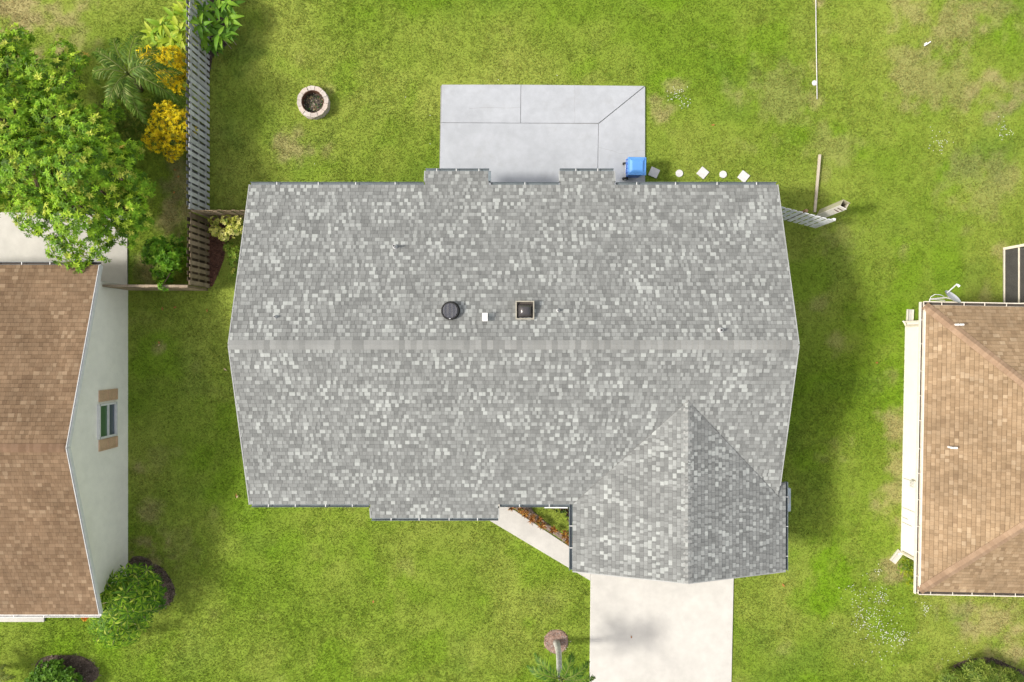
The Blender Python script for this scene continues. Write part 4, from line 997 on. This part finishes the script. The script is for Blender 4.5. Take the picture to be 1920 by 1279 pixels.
shrub('flower_clump', 'small bright orange flowers at the brown roof corner', [(160,1157,.35,.11,.12),(153,1153,.3,.07,.1)], [((.75, .22, .02), 4), ((.8, .35, .05), 2), ((.2, .25, .03), 1)], .08, .04, 7, 160, cat='flowers', stems=False)

# fan palms: cluster of canes with star leaves
def star_mesh(n, L, w, pal, seed):
    parts = []
    A = rosettes(np.array([[0, 0, 0.]]), np.array([[0, 0, 1.]]), n, L, w, pal, (-8, 14), .28, .15, False)
    V_, F_, C_ = A
    return tri_mesh('fan_leaf', V_, F_, C_, M['leaf'])
FAN = [((.14, .28, .012), 4), ((.24, .40, .02), 3), ((.07, .17, .012), 3), ((.42, .52, .07), 1.2)]
stars = [star_mesh(n, L, .062, FAN, i) for i, (n, L) in enumerate(((14, .32), (13, .28), (15, .35), (12, .30), (13, .26)))]
fb = P(250, 1115); fan = thing('fan_palm_clump', 'bushy clump of yellow-green fan palms leaning over the brown roof corner', 'palm clump', (fb.x, fb.y, 0))
spots = []
for _ in range(4000):
    px, py = rng.uniform(165, 305), rng.uniform(1062, 1212)
    q_ = ((px-232)*.83 + (py-1135)*.56, -(px-232)*.56 + (py-1135)*.83)
    dist = math.hypot((px-(234-(py-1135)*.32))/61, (py-1139)/76)
    if dist > 1: continue
    if all((px-a_)**2 + (py-b_)**2 > 10**2 for a_, b_, _z in spots): spots.append((px, py, 2.4 - 1.1*dist**2 + rng.uniform(-.7, .25)))
for i, (px, py, z) in enumerate(spots):
    q = P(px, py, max(.5, z)); o = bpy.data.objects.new('fan_leaf', stars[i % 5]); link(o, fan); o.location = q
    out = Vector((q.x-fb.x, q.y-fb.y, 0)); tl = min(.7, out.length*.45)
    o.rotation_euler = (Matrix.Rotation(tl, 3, Vector((-out.y, out.x, 0)).normalized() if out.length > .01 else Vector((1, 0, 0))) @ Matrix.Rotation(rng.uniform(0, 6.28), 3, 'Z')).to_euler()
    o.scale = [rng.uniform(.85, 1.2)]*3
    if i % 3 == 0:
        v = MB(); bs = Vector((fb.x+rng.uniform(-.25, .25), fb.y+rng.uniform(-.25, .25), -.03)); v.tube([bs, bs.lerp(q, .55)+Vector((0, 0, .25)), q], [.02, .016, .01], 5); v.build('cane', M['cane'], fan)

# broad-leaved gingers on either side of the fence
def broad_leaf(L, w, col, droop):
    mb = MB(); n = 6; vs = []; fs = []
    for i in range(n+1):
        t = i/n; wd = w*math.sin(math.pi*min(1, (.06+t*.94))**.8)*.5 + .004; x = L*t; z = L*(.35*t - droop*t*t)
        vs += [(x, -wd, z+wd*.35), (x, 0, z), (x, wd, z+wd*.35)]
    for i in range(n):
        a_ = i*3; fs += [(a_, a_+3, a_+4, a_+1), (a_+1, a_+4, a_+5, a_+2)]
    mb.add(vs, fs, col); m_ = mb.mesh('leaf', M['leaf']); m_.polygons.foreach_set('use_smooth', [True]*len(m_.polygons)); return m_
def ginger(label, spots, cols, group):
    bx = sum(P(s[0], s[1]).x for s in spots)/len(spots); by = sum(P(s[0], s[1]).y for s in spots)/len(spots)
    t = thing('broadleaf_plant', label, 'plant', (bx, by, 0), group=group)
    ms_ = [broad_leaf(L, w, c, d) for c in cols for L, w, d in ((.52, .15, .4), (.44, .14, .55), (.60, .16, .45))]
    for px, py, z, nl in spots:
        tp = P(px, py, z); v = MB(); v.tube([(tp.x+rng.uniform(-.08, .08), tp.y-.05, -.03), (tp.x, tp.y, z)], [.02, .012], 5); v.build('stem', M['cane'], t)
        for i in range(nl+3):
            o = bpy.data.objects.new('leaf', rng.choice(ms_)); link(o, t); o.location = tp - Vector((0, 0, rng.uniform(0, .35)))
            o.rotation_euler = (rng.uniform(-.3, .3), rng.uniform(-.45, .25), i*2.399+rng.uniform(-.4, .4)); s_ = rng.uniform(.75, 1.15); o.scale = (s_, s_, s_)
ginger('yellow-green broad-leaved plant rising over the far end of the grey fence', [(300,45,1.3,11),(318,68,1.2,12),(335,55,1.5,12),(300,75,1.0,10),(330,85,1.1,10),(325,30,1.4,9),(343,20,1.5,8),(285,60,1.0,7),(310,85,1.,9),(340,75,1.4,8),(345,0,1.5,8)], [(.34, .46, .03), (.46, .54, .06), (.22, .37, .025)], 'broad-leaved plants by the fence')
ginger('deep green broad-leaved plant on the lawn side of the grey fence', [(380,20,1.2,9),(405,15,1.2,9),(395,45,1.1,9),(425,30,1.1,8),(380,65,1.0,8),(410,65,1.2,10),(425,62,1.0,9),(395,85,.9,8),(425,5,1.2,8),(372,45,1.6,6)], [(.15, .32, .025), (.22, .40, .03), (.09, .21, .018)], 'broad-leaved plants by the fence')

# bronze crotons along the walk
BRZ = [((.27, .11, .025), 4), ((.40, .19, .03), 3), ((.13, .05, .02), 3), ((.55, .34, .09), 1), ((.12, .15, .03), .8)]
for px, py, z in ((958, 951, .2), (976, 956, .3), (985, 965, .3), (998, 973, .3), (1010, 979, .32), (1016, 986, .3), (1036, 994, .3), (1058, 1004, .3), (1066, 1012, .32), (1071, 1020, .3)):
    q = P(px, py, z); t = thing('croton_plant', 'small bronze orange croton in the strip along the front walk', 'plant', (q.x, q.y, 0), group='bronze crotons along the walk')
    c_ = np.array([[q.x, q.y, z], [q.x+rng.uniform(-.1, .1), q.y+rng.uniform(-.1, .1), z-.08], [q.x+rng.uniform(-.1, .1), q.y+rng.uniform(-.1, .1), z-.05]])
    foliage_obj('foliage', t, rosettes(c_, np.array([[0, 0, 1.], [.3, .2, 1], [-.3, .1, 1]]), 10, .20, .05, BRZ, (5, 60), .2, .2, False), 'leaf', kind=None)
    v = MB(); v.tube([(q.x, q.y, -.02), (q.x, q.y, z)], [.012, .008], 5); v.build('stem', M['trunk'], t)
shrub('dark_shrub', 'dark reddish shrub in the shaded corner between garage and front wall', [(1062,958,.4,.25,.3),(1074,966,.4,.25,.3),(1048,948,.35,.25,.3)], [((.05, .02, .015), 3), ((.03, .06, .012), 3)], .12, .05, 7, 50, stems=False)

# ================================================================== mulch chips over the beds
def poly_scatter(poly, dens):
    xs_ = [p[0] for p in poly]; ys_ = [p[1] for p in poly]; n = int((max(xs_)-min(xs_))*(max(ys_)-min(ys_))*dens)
    x = nr.uniform(min(xs_)-.06, max(xs_)+.06, n); y = nr.uniform(min(ys_)-.06, max(ys_)+.06, n)
    cx = sum(xs_)/len(xs_); cy = sum(ys_)/len(ys_); k = nr.uniform(.9, 1.07, n)
    return np.c_[x, y][inside((x-cx)/k+cx, (y-cy)/k+cy, poly)]
def inside(x, y, poly):
    r = np.zeros(len(x), bool); n = len(poly)
    for i in range(n):
        x0, y0 = poly[i]; x1, y1 = poly[(i+1) % n]
        if y0 == y1: continue
        c = ((y0 > y) != (y1 > y)) & (x < (x1-x0)*(y-y0)/(y1-y0)+x0); r ^= c
    return r
CHIP = {'mulch': [((.20, .085, .055), 3), ((.13, .06, .04), 3), ((.30, .15, .10), 1), ((.06, .035, .025), 2)], 'dmulch': [((.17, .125, .10), 3), ((.11, .08, .065), 3), ((.28, .22, .18), 1.5), ((.05, .04, .03), 2)],
        'soil': [((.26, .2, .15), 3), ((.36, .3, .24), 2), ((.15, .11, .085), 2), ((.45, .38, .3), .6)], 'palm': [((.36, .21, .15), 3), ((.48, .42, .38), 3), ((.22, .15, .12), 2)]}
for bo, poly, key in BEDS:
    pts_ = poly_scatter(poly, 420); n = len(pts_)
    A = leaf_arrays(np.c_[pts_, nr.uniform(.02, .065, n)], np.c_[nr.normal(size=(n, 2)), nr.uniform(-.25, .3, n)], np.c_[nr.normal(0, .3, (n, 2)), np.ones(n)], nr.uniform(.04, .12, n), nr.uniform(.015, .035, n), pick(CHIP[key], n, .25))
    o = link(bpy.data.objects.new('mulch_chips', tri_mesh('mulch_chips', *A, M['matte_leaf'])), bo, True); o['kind'] = 'stuff'

# ================================================================== grass blades, clover, fallen leaves (uncountable)
def inside(x, y, poly):
    r = np.zeros(len(x), bool); n = len(poly)
    for i in range(n):
        x0, y0 = poly[i]; x1, y1 = poly[(i+1) % n]
        if y0 == y1: continue
        c = ((y0 > y) != (y1 > y)) & (x < (x1-x0)*(y-y0)/(y1-y0)+x0); r ^= c
    return r
NT = 190000
gx = nr.uniform(-21.3, 21.3, NT); gy = nr.uniform(-14.3, 14.3, NT); ok = np.ones(NT, bool)
for pl in KEEP_OFF: ok &= ~inside(gx, gy, pl)
dens = fbm(gx, gy, .35, 201, 2); ok &= nr.random(NT) < .88 + .2*dens
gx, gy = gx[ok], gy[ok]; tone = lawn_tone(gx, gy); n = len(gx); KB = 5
th = nr.uniform(0, 6.28, (n, KB)); el = np.radians(nr.uniform(12, 62, (n, KB))); Lb = nr.uniform(.05, .10, (n, KB))*(.8+.4*fbm(gx, gy, 1.0, 301, 2))[:, None]
D = np.stack([np.cos(th)*np.cos(el), np.sin(th)*np.cos(el), np.sin(el)], -1); S = np.stack([-np.sin(th), np.cos(th), np.zeros_like(th)], -1)*.011
B = np.stack([gx, gy, np.full(n, -.008)], -1)[:, None] + np.stack([nr.normal(0, .09, (n, KB)), nr.normal(0, .09, (n, KB)), np.zeros((n, KB))], -1)
V = np.stack([B-S, B+S, B+D*Lb[..., None]], 2).reshape(-1, 3)
Ct = tone[:, None]*nr.uniform(.94, 1.07, (n, 1, 1))*nr.uniform(.66, 1.38, (n, KB, 1)); Ct[..., 0] *= nr.uniform(.85, 1.2, (n, KB))
C3 = np.repeat(Ct.reshape(-1, 3), 3, 0)
F = np.arange(len(V)).reshape(-1, 3)
gro = link(bpy.data.objects.new('grass', tri_mesh('grass', V, F, C3, M['blade']))); gro['kind'] = 'stuff'
tag(gro, 'short green lawn grass with yellowish and dry patches', 'grass')
# clover heads
cl = []
for px, py, r_, k in ((1640,1140,45,70),(1620,1160,25,60),(1665,1190,30,70),(1690,1195,22,40),(1650,1115,20,25),(1735,1140,10,25),(1600,1110,30,20),(1880,245,18,30),(1765,265,25,30),(1268,178,16,30),(1285,195,10,20),(1800,1235,30,20),(1645,1070,8,12),(1640,1200,70,40),(900,300,250,14)):
    for _ in range(k):
        q = P(rng.gauss(px, r_*.5), rng.gauss(py, r_*.5)); cl.append((q.x, q.y, .07))
cl = np.array(cl); ok = np.ones(len(cl), bool)
for pl in KEEP_OFF: ok &= ~inside(cl[:, 0], cl[:, 1], pl)
cl = cl[ok]
A = rosettes(cl, np.tile([0, 0, 1.], (len(cl), 1)), 5, .02, .017, [((.75, .75, .72), 1)], (5, 40), .1, .1)
o = foliage_obj('clover_flowers', None, A, 'matte_leaf'); tag(o, 'tiny white clover flowers scattered in the lawn', 'flowers')
# fallen leaves
fl = np.array([[*P(px, py)[:2], .06] for px, py in ((448,928),(444,932),(306,575),(390,586),(333,575),(1445,625),(1183,1190),(420,690),(1470,1100),(1640,680),(352,345),(330,360),(327,318),(338,330),(1340,235),(700,1130),(298,640),(302,646))])
A = leaf_arrays(fl, np.c_[nr.normal(size=(len(fl), 2)), np.zeros(len(fl))], np.tile([0, 0, 1.], (len(fl), 1)), nr.uniform(.10, .18, len(fl)), nr.uniform(.05, .09, len(fl)), pick([((.40, .17, .05), 2), ((.5, .38, .22), 1)], len(fl)))
o = foliage_obj('fallen_leaves', None, A, 'matte_leaf'); tag(o, 'dry brown fallen leaves scattered on the lawn', 'leaves')
for o in sc.objects:
    if '_w' in o: del o['_w']
